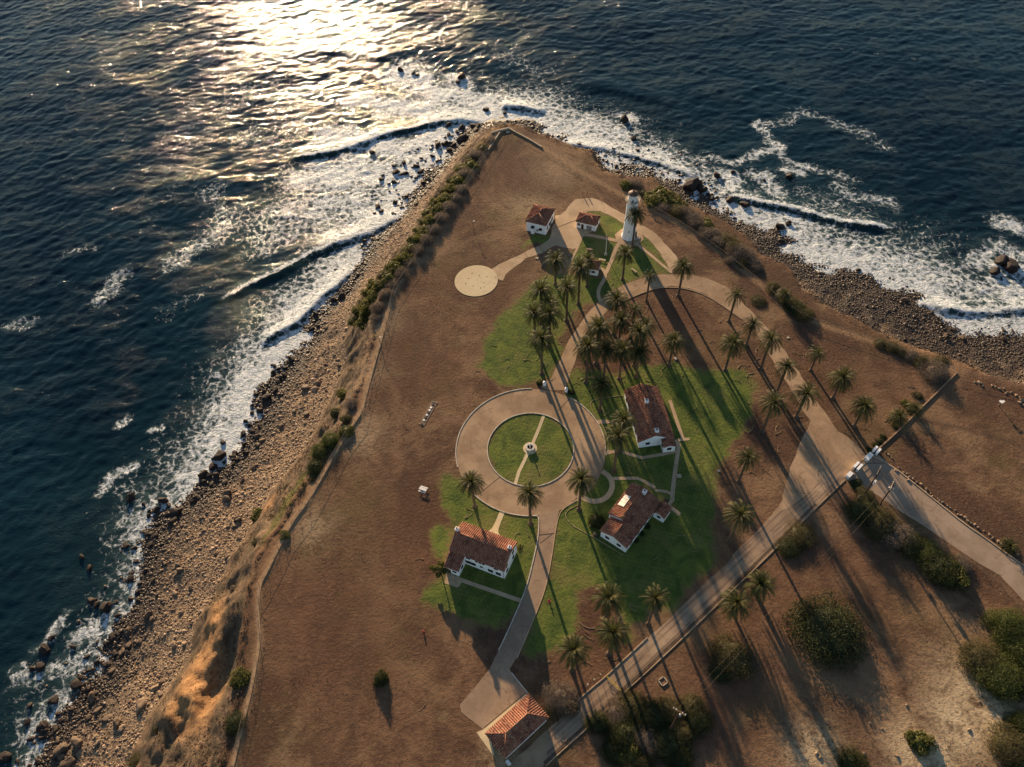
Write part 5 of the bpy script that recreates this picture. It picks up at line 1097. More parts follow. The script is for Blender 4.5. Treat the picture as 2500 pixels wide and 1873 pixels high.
# ============================================================ poles, lamps, furniture
def utility_pole(base, top, label, arms=(1.0,), arm_az=45, boxes=0, h=None):
    x, y = G(*base); hh = h or palm_height2(base, top); R = empty('utility_pole', (x, y, 0), radians(arm_az), label, 'utility pole')
    mb = MB(); mb.tube([(0, 0, -.5), (0, 0, hh)], [.24, .15], 8); mb.build('pole', DARKW, R)
    for dz in arms:
        mb = MB(); mb.box(-1.5, .16, hh-dz-.09, 1.5, .30, hh-dz+.09); a = mb.build('crossarm', WOOD, R)
        ins = MB()
        for xx in (-1.35, -.7, .7, 1.35): ins.lathe([(.05, 0), (.09, .08), (.06, .2), (.02, .25)], 7, (xx, .23, hh-dz+.09))
        ins.build('insulators', WPAINT, a)
    for k in range(boxes):
        mb = MB(); mb.lathe([(.26, 0), (.28, .1), (.28, .85), (.1, .95)], 12, (.42*cos(k*2.1), .42*sin(k*2.1), hh-2.6)); mb.build('transformer', METAL, R)
    return R, Vector((x, y, hh))
def palm_height2(base, top):
    g = G(*base); return float(min(np.arange(2, 16, .1), key=lambda z: (PX(g[0], g[1], z)[0]-top[0])**2+(PX(g[0], g[1], z)[1]-top[1])**2))
RA, tA = utility_pole((2110,1207), (2168,1160), 'utility pole with a bright white box, the left of the two poles by the gate', (.25,), 52)
mb = MB(); mb.box(-.5, -.75, tA.z*.52, .5, -.2, tA.z*.52+.7); mb.build('white_box', WPAINT, RA)
RB, tB = utility_pole((2149,1230), (2188,1186), 'utility pole carrying three transformers, the right of the two poles by the gate', (.3, 1.1), 55, 3)
RC, tC = utility_pole((1636,1783), (1673,1728), 'utility pole with several crossarms rising out of the bottom thicket', (.25, 1.0), -35, 1)
mb = MB(); mb.box(-.5, -.5, 0, .5, .5, .5); mb.box(-.15, .2, .5, .3, .5, .8)
x, y = G(2098,1216); tag(mb.build('meter_box', CONC, None, (x, y, 0), rot=(0, 0, .7)), 'small pale concrete utility box at the foot of the left utility pole', 'utility box')
def wire(a, b, label, sag=1.2):
    a = Vector(a); b = Vector(b); mb = MB(); mb.tube([a.lerp(b, s/16)-Vector((0, 0, sag*4*(s/16)*(1-s/16)))-a for s in range(17)], .009, 4)
    tag(mb.build('power_line', FENM, None, a), label, 'power line', 'overhead wires from the thicket pole to the gate poles')
wire(tC+Vector((-.6, .4, -.1)), tB+Vector((-.5, .5, -.3)), 'overhead wire between the thicket pole and the gate pole, the upper left strand')
wire(tC+Vector((.6, -.4, -.1)), tB+Vector((.5, -.5, -.3)), 'overhead wire between the thicket pole and the gate pole, the lower right strand')
def post(base, h, label, name='metal_post', cat='post', head=None, r=.06, mat=None, group=None):
    x, y = G(*base); z = hgt(x, y); R = empty(name, (x, y, z), .4, label, cat, group); mb = MB(); mb.tube([(0, 0, -.2), (0, 0, h)], r, 7); mb.build('pole', mat or DARKW, R)
    if head: head(R, h)
    return R
def lamp_head(R, h):
    mb = MB(); mb.tube([(0, 0, h), (.5, 0, h+.1)], .04, 6); mb.build('arm', METAL, R); mb = MB(); mb.box(.3, -.15, h+.02, .8, .15, h+.14); mb.build('lamp', WPAINT, R)
post((1156,560), 3.6, 'dark lamp pole with small white head left of the round pad', 'lamp_pole', 'lamp pole', lamp_head, .09)
post((1146,567), 1.6, 'short marker post beside the dark lamp pole', r=.05)
post((928,838), 2.4, 'small pole with pale head standing at the western fence', 'lamp_pole', 'lamp pole', lamp_head, .06)
def cam_head(R, h):
    mb = MB(); mb.box(-.7, -.35, h, .7, .35, h+.08); mb.build('solar_panel', WPAINT, R); mb = MB(); mb.box(-.5, .4, h-.5, .2, .75, h-.1); mb.build('equipment_box', WPAINT, R)
post((2439,992), 2.2, 'post with white panels standing in the open field at the right', 'instrument_post', 'instrument post', cam_head, .1)
post((1434,1676), 1.8, 'lowest of the three pale topped posts beside the lower road', 'road_post', 'post', lambda R, h: (lambda m: (m.box(-.22, -.2, h-.5, .22, .2, h), m.build('box', CONC, R)))(MB()), group='posts by the lower road')
post((1450,1664), 1.8, 'middle one of the three pale topped posts beside the lower road', 'road_post', 'post', lambda R, h: (lambda m: (m.box(-.2, -.18, h-.4, .2, .18, h), m.build('box', CONC, R)))(MB()), group='posts by the lower road')
post((1465,1652), 1.9, 'upper one of the three pale topped posts beside the lower road', 'road_post', 'post', lambda R, h: (lambda m: (m.box(-.15, -.15, h-.3, .15, .15, h), m.build('box', CONC, R)))(MB()), group='posts by the lower road')
x, y = G(1034.5, 1543)
def hydrant(px, py, label, s=1.0):
    x, y = G(px, py); R = empty('fire_hydrant', (x, y, 0), 0, label, 'fire hydrant'); mb = MB(); mb.lathe([(.22*s, 0), (.22*s, .08), (.14*s, .1), (.14*s, .62*s), (.18*s, .64*s), (.15*s, .78*s), (.04, .88*s)], 12); mb.build('barrel', RED, R)
    mb = MB(); mb.tube([(-.28*s, 0, .45*s), (.28*s, 0, .45*s)], .07*s, 8); mb.tube([(0, 0, .4*s), (0, -.26*s, .4*s)], .08*s, 8); mb.build('outlets', RED, R)
hydrant(1340.6, 1468, 'red hydrant on the lawn right of the driveway', 1.1); hydrant(1034.5, 1543, 'red hydrant standing alone in the dry field', 1.0)
x, y = G(1340.6, 1469); sheet('hydrant_ring', [(x+.55*cos(k*.4), y+.55*sin(k*.4)) for k in range(15)], .05, plain('bare_red_soil', (.16, .06, .035), .95))
# flagpole
bx, by = G(1478.5, 621); hf = palm_height((1478.5, 621), (1484, 572)); R = empty('flagpole', (bx, by, 0), 0, 'pale flagpole with a furled flag on the lawn before the lighthouse', 'flagpole')
mb = MB(); mb.box(-.55, -.55, -.1, .55, .55, .35); mb.build('base_block', CONC, R); mb = MB(); mb.tube([(0, 0, .3), (0, 0, hf)], [.10, .06], 8); mb.build('pole', WPAINT, R)
mb = MB(); mb.lathe([(.02, 0), (.12, .1), (.02, .22)], 8, (0, 0, hf)); mb.build('finial', YEL, R)
mb = MB(); n = 7
for k in range(n+1): a = k/n; mb.v += [(.08+.10*sin(a*9), .12*cos(a*7)*a, hf-.2-a*1.5), (.35+.16*sin(a*9+1), .16*sin(a*6)*a, hf-.35-a*1.5)]
for k in range(n): mb.f.append((2*k, 2*k+1, 2*k+3, 2*k+2))
mb.build('furled_flag', plain('faded_flag_cloth', (.45, .16, .13), .8, .5, 3), R)
# fountain / monument in the circle
R = empty('fountain', (FC[0], FC[1], 0), 0, 'octagonal pale stone basin with a central finial in the middle of the roundabout', 'fountain')
mb = MB(); mb.lathe([(1.35, 0), (1.35, .75), (1.42, .78), (1.42, .92), (.86, .92), (.86, .35), (.2, .34)], 8); mb.build('basin', plain('white_stone', (.55, .50, .44), .8), R)
mb = MB(); mb.lathe([(.82, .5), (.1, .505)], 8); mb.build('basin_floor', plain('dark_soil', (.05, .03, .02), .95), R)
mb = MB(); mb.lathe([(.28, .34), (.2, .6), (.14, 1.2), (.26, 1.5), (.12, 1.7), (.1, 2.0), (.2, 2.15), (.02, 2.35)], 12); mb.build('finial_column', plain('white_plaster', (.6, .56, .5), .8), R)
# picnic tables, benches
def picnic(px, py, an, label, mat, s=1.0):
    x, y = G(px, py); R = empty('picnic_table', (x, y, 0), radians(an), label, 'picnic table')
    mb = MB()
    for k in range(5): mb.box(-1.1*s, (-.42+k*.17)*s, .72*s, 1.1*s, (-.42+k*.17+.155)*s, .78*s)
    mb.build('table_top', mat, R)
    for sg in (-1, 1): mb = MB(); mb.box(-1.1*s, (sg*.8-.14)*s, .42*s, 1.1*s, (sg*.8+.14)*s, .47*s); mb.build('bench', mat, R)
    for sx in (-1, 1):
        mb = MB(); mb.bar((sx*.8*s, -.75*s, 0), (sx*.8*s, -.2*s, .72*s), .09); mb.bar((sx*.8*s, .75*s, 0), (sx*.8*s, .2*s, .72*s), .09); mb.bar((sx*.8*s, -.85*s, .38*s), (sx*.8*s, .85*s, .38*s), .09); mb.build('leg_frame', mat, R)
picnic(1033.5, 1197, -25, 'white picnic table with benches standing alone in the dry field', WPAINT, 1.0)
picnic(1439, 612, -12, 'brown picnic table on the lawn left of the flagpole', WOOD, 1.0)
def bench(px, py, an, label, mat):
    x, y = G(px, py); R = empty('bench', (x, y, 0), radians(an), label, 'bench'); mb = MB(); mb.box(-1.2, -.3, .42, 1.2, .3, .5); mb.build('seat', mat, R)
    for sx in (-.9, .9): mb = MB(); mb.box(sx-.08, -.25, 0, sx+.08, .25, .42); mb.build('leg', CONC, R)
bench(1547.5, 662, -50, 'pale wooden bench on the lawn triangle under the lighthouse', PALEW)
bench(1470.5, 636, -25, 'small stone bench between the flagpole and the little house', CONC)
# slabs, covers
def block(name, px, py, w, d, h, an, label, cat, mat):
    x, y, z = HIT(px, py) if hgt(*G(px, py)) < -.5 else (*G(px, py), 0.0); mb = MB(); mb.box(-w/2, -d/2, -.1, w/2, d/2, h); mb.box(-w/2+.08, -d/2+.08, h+.003, w/2-.08, d/2-.08, h+.03)
    return tag(mb.build(name, mat, None, (x, y, z), rot=(0, 0, radians(an))), label, cat)
block('concrete_cover', 1311, 631, 1.1, .8, .15, -20, 'pale square concrete cover beside the dirt path to the pad', 'cover', CONC)
block('concrete_cover', 1650, 876, 1.1, 1.0, .3, 30, 'pale square concrete cover at the foot of the lone palm right of the grove', 'cover', CONC)
block('concrete_cover', 1755, 1150, .7, .7, .2, 0, 'small pale box at the lower right corner of the big lawn', 'cover', CONC)
block('concrete_cover', 1924, 825, .9, .7, .15, 30, 'small square cover on the bare ground east of the road', 'cover', CONC)
block('wooden_hatch', 1657, 1163, 1.3, 1.1, .35, 5, 'pale boxy hatch touching the walk on the lawn between the two houses', 'hatch', PALEW)
x, y = G(1618.5, 1664); R = empty('concrete_pit_frame', (x, y, 0), radians(30), 'square concrete frame set in the bare ground below the lower road', 'pit frame')
for a in range(4): mb = MB(); mb.box(-.9, .7, -.1, .9, .9, .25); o = mb.build('frame_side', CONC, R); o.rotation_euler = (0, 0, a*pi/2)
mb = MB(); mb.box(-.72, -.72, -.05, .72, .72, .06); mb.build('cover_plate', plain('rusty_plate', (.17, .09, .05), .8), R)
# septic slab with seven round lids
c0, c1 = G(1060,983), G(1029,1038); d = c1-c0; L = hypot(*d); R = empty('lid_slab', (c0[0], c0[1], 0), atan2(d[1], d[0]), 'long narrow concrete slab with alternating white and dark round lids in the dry field', 'slab')
mb = MB(); mb.box(-.1, -.95, -.1, L, .95, .10); mb.build('slab', plain('dirty_concrete', (.20, .135, .09), .95, .3, 1.0), R)
mb = MB(); mb.box(-.25, -1.0, -.1, -.1, 1.0, .2); mb.build('end_rim', CONC, R)
for k, (s_, wh) in enumerate(((.09, 0), (.24, 1), (.36, 1), (.46, 0), (.57, 1), (.68, 0), (.80, 1), (.97, 0))):
    mb = MB(); mb.lathe([(.34 if wh else .42, .10), (.34 if wh else .42, .22), (.28, .24)], 16, (L*s_, 0, 0)); mb.build('round_lid', WPAINT if wh else DARKW, R)
# round bollard lamps and small things on lawns
for px, py, lb in ((1137.5,1262,'pale round stone on the lawn left of the two-storey house'),(1440,1284,'pale round stone at the foot of the curved hose line'),(1454,1307,'pale rounded boulder by the south-east house corner')):
    pass
# tie-down points on the pad
for k, (a, b) in enumerate(((2000,740),(2078,765),(2160,778),(1960,797),(2125,843),(1930,853),(2010,878),(2090,900))):
    x, y = G(700+a/q, 500+b/q); mb = MB(); mb.lathe([(.16, 0), (.16, .05), (.08, .06)], 10)
    tag(mb.build('tie_down_ring', DARKW, None, (x, y, .10)), 'small dark tie-down ring set in the round pad', 'tie-down ring', 'dark dots on the round pad')
# hoses and small edging lines on the lawns
def hose(pts, label, mat=PALEW, r=.06, o=D_):
    L = smooth(zl(o, pts), 2); p0 = L[0]; mb = MB(); mb.tube([(a-p0[0], b-p0[1], .06) for a, b in L], r, 6); tag(mb.build('garden_edging', mat, None, (p0[0], p0[1], 0)), label, 'edging')
hose([(265,345),(215,335),(185,370),(190,430),(250,530),(310,600),(350,690),(375,780),(378,900)], 'thin yellowish edging line looping down the lawn by the upper ring road walk')
hose([(300,410),(330,470),(365,490),(330,510)], 'short yellowish edging curl around the shaded palm foot')
hose([(250,330),(400,310),(540,288)], 'thin straight edging line from the lawn to the long house')
hose([(-10,370),(120,440),(300,545),(540,690)], 'brown edging line running along the front of the south-east house', o=S2)
hose([(1815,150),(1720,195),(1680,240),(1690,300),(1760,370),(1900,450),(2100,560),(2210,630)], 'yellow edging line curving round the palm at the lower right of the roundabout', o=S1)
hose([(65,1410),(85,1430),(110,1450),(170,1480),(230,1475)], 'pale pipe segment curving on bare soil near the bottom palms', o=S2)
# ============================================================ people by the loop path (two small figures in red and white)
def person(px, py, yaw, label, top_, leg_):
    x, y = G(px, py); R = empty('person', (x, y, .0), yaw, label, 'person')
    V = [(0, 0, .95), (0, 0, 1.2), (0, 0, 1.42), (0, 0, 1.52), (0, -.01, 1.66), (.1, 0, .9), (.11, .03, .5), (.12, 0, .08), (.12, -.12, .03), (-.1, 0, .9), (-.11, -.05, .5), (-.13, .03, .08), (-.13, -.09, .03), (.2, 0, 1.38), (.27, .02, 1.1), (.25, -.1, .88), (-.2, 0, 1.38), (-.27, .02, 1.1), (-.25, -.1, .88)]
    E = [(0, 1), (1, 2), (2, 3), (3, 4), (0, 5), (5, 6), (6, 7), (7, 8), (0, 9), (9, 10), (10, 11), (11, 12), (2, 13), (13, 14), (14, 15), (2, 16), (16, 17), (17, 18)]
    Rr = [.15, .15, .14, .06, .105, .09, .065, .045, .045, .09, .065, .045, .045, .06, .045, .035, .06, .045, .035]
    me = bpy.data.meshes.new('body'); me.from_pydata(V, E, []); b = bpy.data.objects.new('body', me); COL.objects.link(b); b.parent = R
    me.materials.append(top_); sk = b.modifiers.new('skin', 'SKIN'); sub = b.modifiers.new('sub', 'SUBSURF'); sub.levels = 1; sub.render_levels = 1
    for i, rr in enumerate(Rr): me.skin_vertices[0].data[i].radius = (rr, rr*.8)
    me.skin_vertices[0].data[0].use_root = True
    mb = MB(); mb.lathe([(.17, .48), (.19, .9), (.17, 1.0)], 10); mb.build('trousers', leg_, R); mb = MB(); mb.lathe([(.115, 1.66), (.12, 1.74), (.08, 1.80)], 10); mb.build('hair', DARKW, R)
person(1422.5, 476.5, .4, 'person in a reddish top at the looped path, left of the pair', plain('reddish_cloth', (.42, .14, .10), .9), plain('dark_trousers', (.05, .05, .06), .9))
person(1433.5, 476, -.5, 'person in a pale pink top at the looped path, right of the pair', plain('pinkish_cloth', (.5, .28, .22), .9), plain('brown_trousers', (.10, .06, .04), .9))
# ============================================================ rocks, fallen fronds, shingle, dry grass
def ico(sub):
    import bmesh
    bm = bmesh.new(); bmesh.ops.create_icosphere(bm, subdivisions=sub, radius=1.0); V = np.array([v.co[:] for v in bm.verts]); Fq = np.array([[v.index for v in f.verts] for f in bm.faces]); bm.free(); return V, Fq
def rockify(V, seed, amp=.28):
    r = np.random.default_rng(seed); W_ = V.copy()
    for _ in range(11):
        n = r.normal(size=3); n /= np.linalg.norm(n); h = r.uniform(.45, .85); d = W_@n; W_ = W_-np.outer(np.clip(d-h, 0, None)*.85, n)
    d = 1+amp*(np.sin(V@r.normal(size=3)*3+r.uniform(0, 6))*.4+np.sin(V@r.normal(size=3)*6+r.uniform(0, 6))*.25)
    jit = vn(V[:, 0]*3+V[:, 2]*2+seed, V[:, 1]*3+V[:, 2]*1.3, .55, seed)-.5; W_ = W_*(d+jit*.30*(len(V) > 100))[:, None]; W_[:, 2] *= r.uniform(.62, .85); return W_
def m_rock(name, a, b, rough=.9):
    t = NT(name); r = t.n('ObjectInfo').outputs['Random']; p = t.pos()
    c = t.mix(t.ss(t.noise(p, 1.2, 5, .65), .35, .65), a, b); c = t.mix(t.math('MULTIPLY', r, .45), c, tuple(x*.5 for x in a))
    return t.fin(t.bsdf(c, rough, .35, t.bump(t.noise(p, 5, 4), .6, .08)))
RK_DRY = m_rock('pale_beach_rock', (.20, .135, .085), (.36, .26, .17)); RK_WET = m_rock('wet_dark_rock', (.018, .012, .009), (.048, .028, .020), .8); RK_MID = m_rock('brown_beach_rock', (.085, .055, .036), (.17, .115, .072), .75)
V2, F2 = ico(3); V1, F1 = ico(2)
RK = {m.name: [np_mesh('rock', rockify(V2, s), F2, m, False) for s in range(4)] for m in (RK_DRY, RK_WET, RK_MID)}
def rock(px, py, rpx, mat, label, group, z=None, name='sea_rock', cat='rock'):
    if z is None: x, y, zz = HIT(px, py)
    else: x, y = G(px, py, z); zz = z
    d = sqrt(x*x+y*y+(CAMH-zz)**2); R = rpx*d/FPX; r = random.Random(int(px*5+py*3))
    o = link_mesh(name, r.choice(RK[mat.name]), None, (x, y, zz+R*.1), (r.uniform(-.3, .3), r.uniform(-.3, .3), r.uniform(0, 6)), (R, R*r.uniform(.7, 1), R*r.uniform(.7, 1)))
    return tag(o, label, cat, group)
SR = [(978,172,9,'upper left of the three offshore rocks near the sun glint'),(1008,180,7,'small middle one of the three offshore rocks near the sun glint'),(1018,184,6,'lowest small rock of the offshore group near the sun glint'),(1125,190,12,'larger offshore rock standing apart, right of the glint group'),(1118,202,7,'small rock touching the larger offshore rock'),
 (1188,269,9,'rock awash just beyond the headland tip'),(1232,277,6,'small rock awash right of the one beyond the tip'),(1095,308,9,'rock at the end of the foaming breaker left of the tip'),(1127,314,11,'square dark rock off the left side of the tip'),(1155,308,11,'rock in the cluster nearest the tip, upper'),(1167,312,11,'rock in the cluster nearest the tip, right'),(1160,322,13,'rock in the cluster nearest the tip, lower'),(1130,342,15,'big dark rock mass left below the tip'),(1140,358,14,'lower half of the big dark rock mass left below the tip'),
 (1526,293,14,'dark rock alone in the water above the lighthouse'),(1547,341,9,'small dark rock between the lone rock and the eastern shore'),(1382,345,5,'tiny rock close under the eastern cliff near the tip'),(1750,429,11,'rock in the water right of the lighthouse'),(1925,431,11,'rock with a foam ring far off the eastern shore'),(1788,421,7,'small rock with a foam ring between two others'),(1865,441,6,'tiny awash rock off the eastern shore'),
 (1690,458,24,'broad jagged rock ledge at the eastern shore, left part'),(1712,465,17,'broad jagged rock ledge at the eastern shore, right part'),(1905,555,13,'dark rock in the white surf of the eastern shore'),(1925,548,9,'small rock beside the one in the white surf'),(1785,490,12,'reddish rock just inside the eastern breaker, left'),(1815,500,13,'reddish rock just inside the eastern breaker, right'),
 (2470,650,22,'dark reef at the right edge of the photo, right part'),(2440,640,18,'dark reef at the right edge of the photo, middle'),(2425,665,14,'dark reef at the right edge of the photo, lower left'),
 (910,372,10,'rock at the end of the sunlit breaker'),(962,405,7,'left of two small rocks inside the sunlit surf'),(986,399,8,'right of two small rocks inside the sunlit surf'),
 (535,1115,17,'light topped rock in the surf off the western shingle'),(522,1140,12,'rock just below the light topped one in the western surf'),(545,1080,8,'small rock above the light topped one in the western surf'),(500,1160,14,'round rock half covered by surf'),(595,1060,9,'square dark rock in the western surf'),(600,1030,7,'tiny dark rock near the western waterline'),(650,972,14,'dark rock point at the western waterline'),(672,955,13,'tall dark block at the western waterline'),(625,963,8,'small rock left of the dark rock point'),(614,990,6,'tiny rock left below the dark rock point'),(712,878,12,'dark block at the inner edge of the western surf'),(668,912,9,'rock in the western surf left of the dark block'),(697,900,8,'rock in the western surf under the dark block'),
 (322,1215,14,'rock with swirling foam off the lower western shore'),(397,1222,14,'rock in the lower western surf'),(385,1245,11,'pale rock at the lower western waterline'),(430,1255,17,'large rock on the lower western waterline'),(428,1277,15,'large rock behind the one on the lower western waterline'),(478,1222,14,'rock at the edge of the lower western surf'),(260,1480,15,'dark kelp covered rock in the lower left surf'),(235,1478,9,'smaller kelp covered rock in the lower left surf'),(125,1560,9,'brownish awash rock far out at the lower left'),(10,1850,16,'brown rock in the bottom left corner')]
for px, py, r_, lb in SR: rock(px, py, r_, RK_WET, lb, None, SEA)
bl = [(148,1830,17,RK_MID),(190,1812,15,RK_MID),(170,1862,18,RK_MID),(345,1723,17,RK_DRY),(378,1683,11,RK_DRY),(285,1770,13,RK_MID),(298,1780,10,RK_DRY),(262,1758,11,RK_MID),(240,1735,12,RK_MID),(555,1208,14,RK_MID),(770,950,11,RK_DRY),(748,948,12,RK_MID),(776,938,10,RK_DRY),(440,1392,11,RK_MID),(640,1075,9,RK_DRY)]
for i, (px, py, r_, m) in enumerate(bl): rock(px, py, r_, m, ['large brown boulder at the bottom left waterline, left one','large brown boulder at the bottom left waterline, upper right one','large brown boulder touching the bottom edge at the left','largest pale boulder on the south-western shingle, flat and whitish','pale pinkish boulder above the largest one on the shingle','elongated brown boulder on the lower left shingle','pale long boulder next to the elongated brown one','brown boulder left of the elongated one','dark boulder where the shingle meets the lower left surf','isolated reddish boulder on the shingle below the western surf','pale boulder at the foot of the middle western slope, left','brown boulder at the foot of the middle western slope','pale boulder at the foot of the middle western slope, right','brown boulder above the orange scarp on the shingle','pale boulder on the upper shingle by the dark rock point'][i], None, None, 'boulder', 'boulder')
# shingle ------------------------------------------------------------
r = np.random.default_rng(11)
n = 420000; bx0, bx1, by0, by1 = -175, 232, 18, 330
px_ = r.uniform(bx0, bx1, n); py_ = r.uniform(by0, by1, n)
ii = np.clip(np.searchsorted(gx, px_)-1, 0, len(gx)-2); jj = np.clip(np.searchsorted(gy, py_)-1, 0, len(gy)-2)
ok = beach[ii, jj] | (sea_[ii, jj] & (dWt[ii, jj] < 4+9*vn(px_, py_, 14, 3)))
ax_, ay_ = PX(px_, py_, px_*0+SEA); dws = dWt[ii, jj]
zt = ((ax_ > 900) & (ax_ < 1180) & (ay_ > 325) & (ay_ < 640)) | ((ax_ > 1430) & (ax_ < 1760) & (ay_ > 360) & (ay_ < 540)) | ((ax_ > 60) & (ax_ < 440) & (ay_ > 1280))
far = sea_[ii, jj] & zt & (dws < 24) & (r.random(n) < (.055*np.exp(-dws/13)*np.where(ay_ > 1280, .22, 1))); ok |= far
farm = far & ~(sea_[ii, jj] & (dws < 3))
uu = np.where(beach[ii, jj], u[ii, jj], 1.15); wtv = wet[ii, jj]; pzf = hgtv(px_, py_)
px_, py_, uu, farm = px_[ok], py_[ok], uu[ok], farm[ok]; n = len(px_)
pz = hgtv(px_, py_); pz = np.where(farm, SEA-.1, pz)
sz = r.lognormal(-1.12, .34, n)*(1+.55*np.clip(uu-.55, 0, 1)*1.6); sz = np.where(px_ > 70, sz*.78, sz); sz = np.clip(sz, .2, 1.2)
sz = np.where(farm, sz*1.0+r.uniform(.35, 1.0, n), sz); big = r.random(n) < .035; sz = np.where(big, sz*r.uniform(1.4, 2.1, n), sz)
qx, qy = PX(px_, py_, pz); inf = (qx > -20) & (qx < 2520) & (qy > -20) & (qy < 1893)
dist = np.sqrt(px_**2+py_**2+(CAMH-pz)**2); app = sz/dist*inf
top = np.argsort(-app)[:235]; isb = np.zeros(n, bool); isb[top] = True
for i in top:
    wtc = uu[i] > .95; west = px_[i] < 20; m = RK_WET if wtc else (RK_MID if uu[i] > .6 or r.random() < .35 else RK_DRY)
    o = link_mesh('boulder', RK[m.name][i % 4], None, (px_[i], py_[i], pz[i]+sz[i]*.15), (r.uniform(-.4, .4), r.uniform(-.4, .4), r.uniform(0, 6)), (sz[i], sz[i]*r.uniform(.65, .95), sz[i]*r.uniform(.6, .9)))
    if west: zn = min([(240, 'just under the headland tip'), (222, 'level with the fog signal building'), (205, 'level with the lamp pole'), (188, 'level with the round pad'), (170, 'level with the western lawn'), (150, 'level with the lid slab'), (133, 'level with the ring road top'), (117, 'level with the fountain'), (103, 'level with the white picnic table'), (90, 'level with the two-storey house'), (76, 'near the lone light green cliff bush'), (62, 'level with the driveway bend'), (50, 'below the orange scarp'), (36, 'near the bottom edge')], key=lambda s: abs(s[0]-py_[i]))[1]; side = 'western'
    else: zn = ['near the tip', 'below the lighthouse shrubs', 'under the eastern bend', 'on the far right'][int(np.searchsorted([45, 90, 140], px_[i]))]; side = 'eastern'
    if wtc: wh = 'out in the foam' if farm[i] else 'at the waterline'; tag(o, f'dark wet {side} boulder {wh} {zn}', 'boulder', f'wet {side} boulders {wh} {zn}')
    elif m is RK_MID: tag(o, f'brown boulder on the {side} shingle {zn}', 'boulder', f'brown boulders on the {side} shingle {zn}')
    else: tag(o, f'pale tan boulder on the {side} shingle {zn}', 'boulder', f'pale boulders on the {side} shingle {zn}')
def m_cobble():
    t = NT('shingle_stone'); rc, wt, _, _ = t.attr('rc'); p = t.pos()
    c = t.mix(rc, (.105, .066, .043), (.46, .33, .215)); c = t.mix(t.math('MULTIPLY', t.ss(t.noise(p, .12, 4), .45, .65), .4), c, (.16, .105, .068)); c = t.mix(t.math('MULTIPLY', wt, .88), c, (.028, .018, .013))
    return t.fin(t.bsdf(c, t.ss(wt, 0, 1, .85, .45), .3))
s_ = ~isb; cx, cy, cz, cs_, cu = px_[s_], py_[s_], pz[s_], sz[s_], uu[s_]; m_ = len(cx)
lo_ = r.random(m_) < .80
def stones(sel, Vb, Fb, seed0):
    cx_, cy_, cz_, c_, cu_ = cx[sel], cy[sel], cz[sel], cs_[sel], cu[sel]; m = len(cx_); bs = np.array([rockify(Vb, seed0+k, .15) for k in range(5)]); nv_ = len(Vb)
    B = bs[r.integers(0, 5, m)]; a = r.uniform(0, 2*pi, m); ca, sa = np.cos(a), np.sin(a); el = r.uniform(.6, .95, m); hh = r.uniform(.5, .8, m)
    Bx = B[:, :, 0]*c_[:, None]; By = B[:, :, 1]*(c_*el)[:, None]; Bz = B[:, :, 2]*(c_*hh)[:, None]
    V_ = np.stack([Bx*ca[:, None]-By*sa[:, None]+cx_[:, None], Bx*sa[:, None]+By*ca[:, None]+cy_[:, None], Bz+(cz_+c_*.12)[:, None]], -1).reshape(-1, 3)
    F_ = (Fb[None]+(np.arange(m)*nv_)[:, None, None]).reshape(-1, 3); rc_ = r.random(m)**1.2; iw = np.clip(np.searchsorted(gx, cx_)-1, 0, len(gx)-2); jw = np.clip(np.searchsorted(gy, cy_)-1, 0, len(gy)-2); wv_ = np.where(cx_ > 70, np.clip(wet[iw, jw]+r.uniform(-.1, .1, m), 0, 1), sstep(np.where(cy_ < 95, .36, .60), np.where(cy_ < 95, .74, .92), cu_+r.uniform(-.1, .1, m)))
    return V_, F_, np.repeat(np.stack([rc_, wv_, rc_*0, rc_*0+1], -1), nv_, 0)
V0, F0 = ico(1)
Va, Fa, Aa = stones(~lo_, V1, F1, 60); Vb, Fb, Ab = stones(lo_, V0, F0, 70)
VV = np.vstack([Va, Vb]); FF = np.vstack([Fa, Fb+len(Va)]); AA = np.vstack([Aa, Ab])
tag(link_mesh('beach_shingle', np_mesh('beach_shingle', VV, FF, m_cobble(), True, {'rc': AA})), 'rounded stones of the shingle beach below the cliffs', 'shingle', None, 'stuff')
print('cobbles', m_)
# pale stones along the entrance road and upper right row
STN = [(1145,805),(1165,820),(1190,845),(1215,940),(1245,920),(1225,948),(1280,960),(1310,970),(1325,995),(1320,1022),(1352,1008),(1382,1032),(1372,1052),(1415,1050),(1455,1085),(1455,1108),(1490,1120),(1500,1142),(1545,1160),(1555,1178),(1582,1190),(1620,1215),(1640,1232),(1680,1250),(1698,1280),(1722,1290),(1755,1305),(1775,1330),(1800,1350),(1830,1360),(1850,1382),(1900,1410),(1945,1440),(1965,1462),(2010,1490),(2032,1512),(2110,1560),(2160,1592)]
for i, (a, b) in enumerate(STN): rock(1800+a/3.156, 850+b/3.156, random.uniform(2.4, 4.4), STN_M if False else RK_DRY, f'pale stone edging the entrance road, {ordn(i)} one from the gate', 'pale stones along the entrance road', 0.05, 'edging_stone', 'stone')
ST2 = [(1830,262),(1860,266),(1880,272),(1890,290),(1960,290),(1990,300),(2020,315),(2050,310),(2082,340),(2068,350),(2112,342),(2150,365),(2175,380),(2192,402),(2172,420),(2200,440)]
for i, (a, b) in enumerate(ST2): rock(1800+a/3.156, 850+b/3.156, random.uniform(2.6, 6.0), RK_DRY, f'pale boulder in the row under the far right fence, {ordn(i)} one from the wall', 'pale boulders under the far right fence', 0.05, 'edging_stone', 'stone')
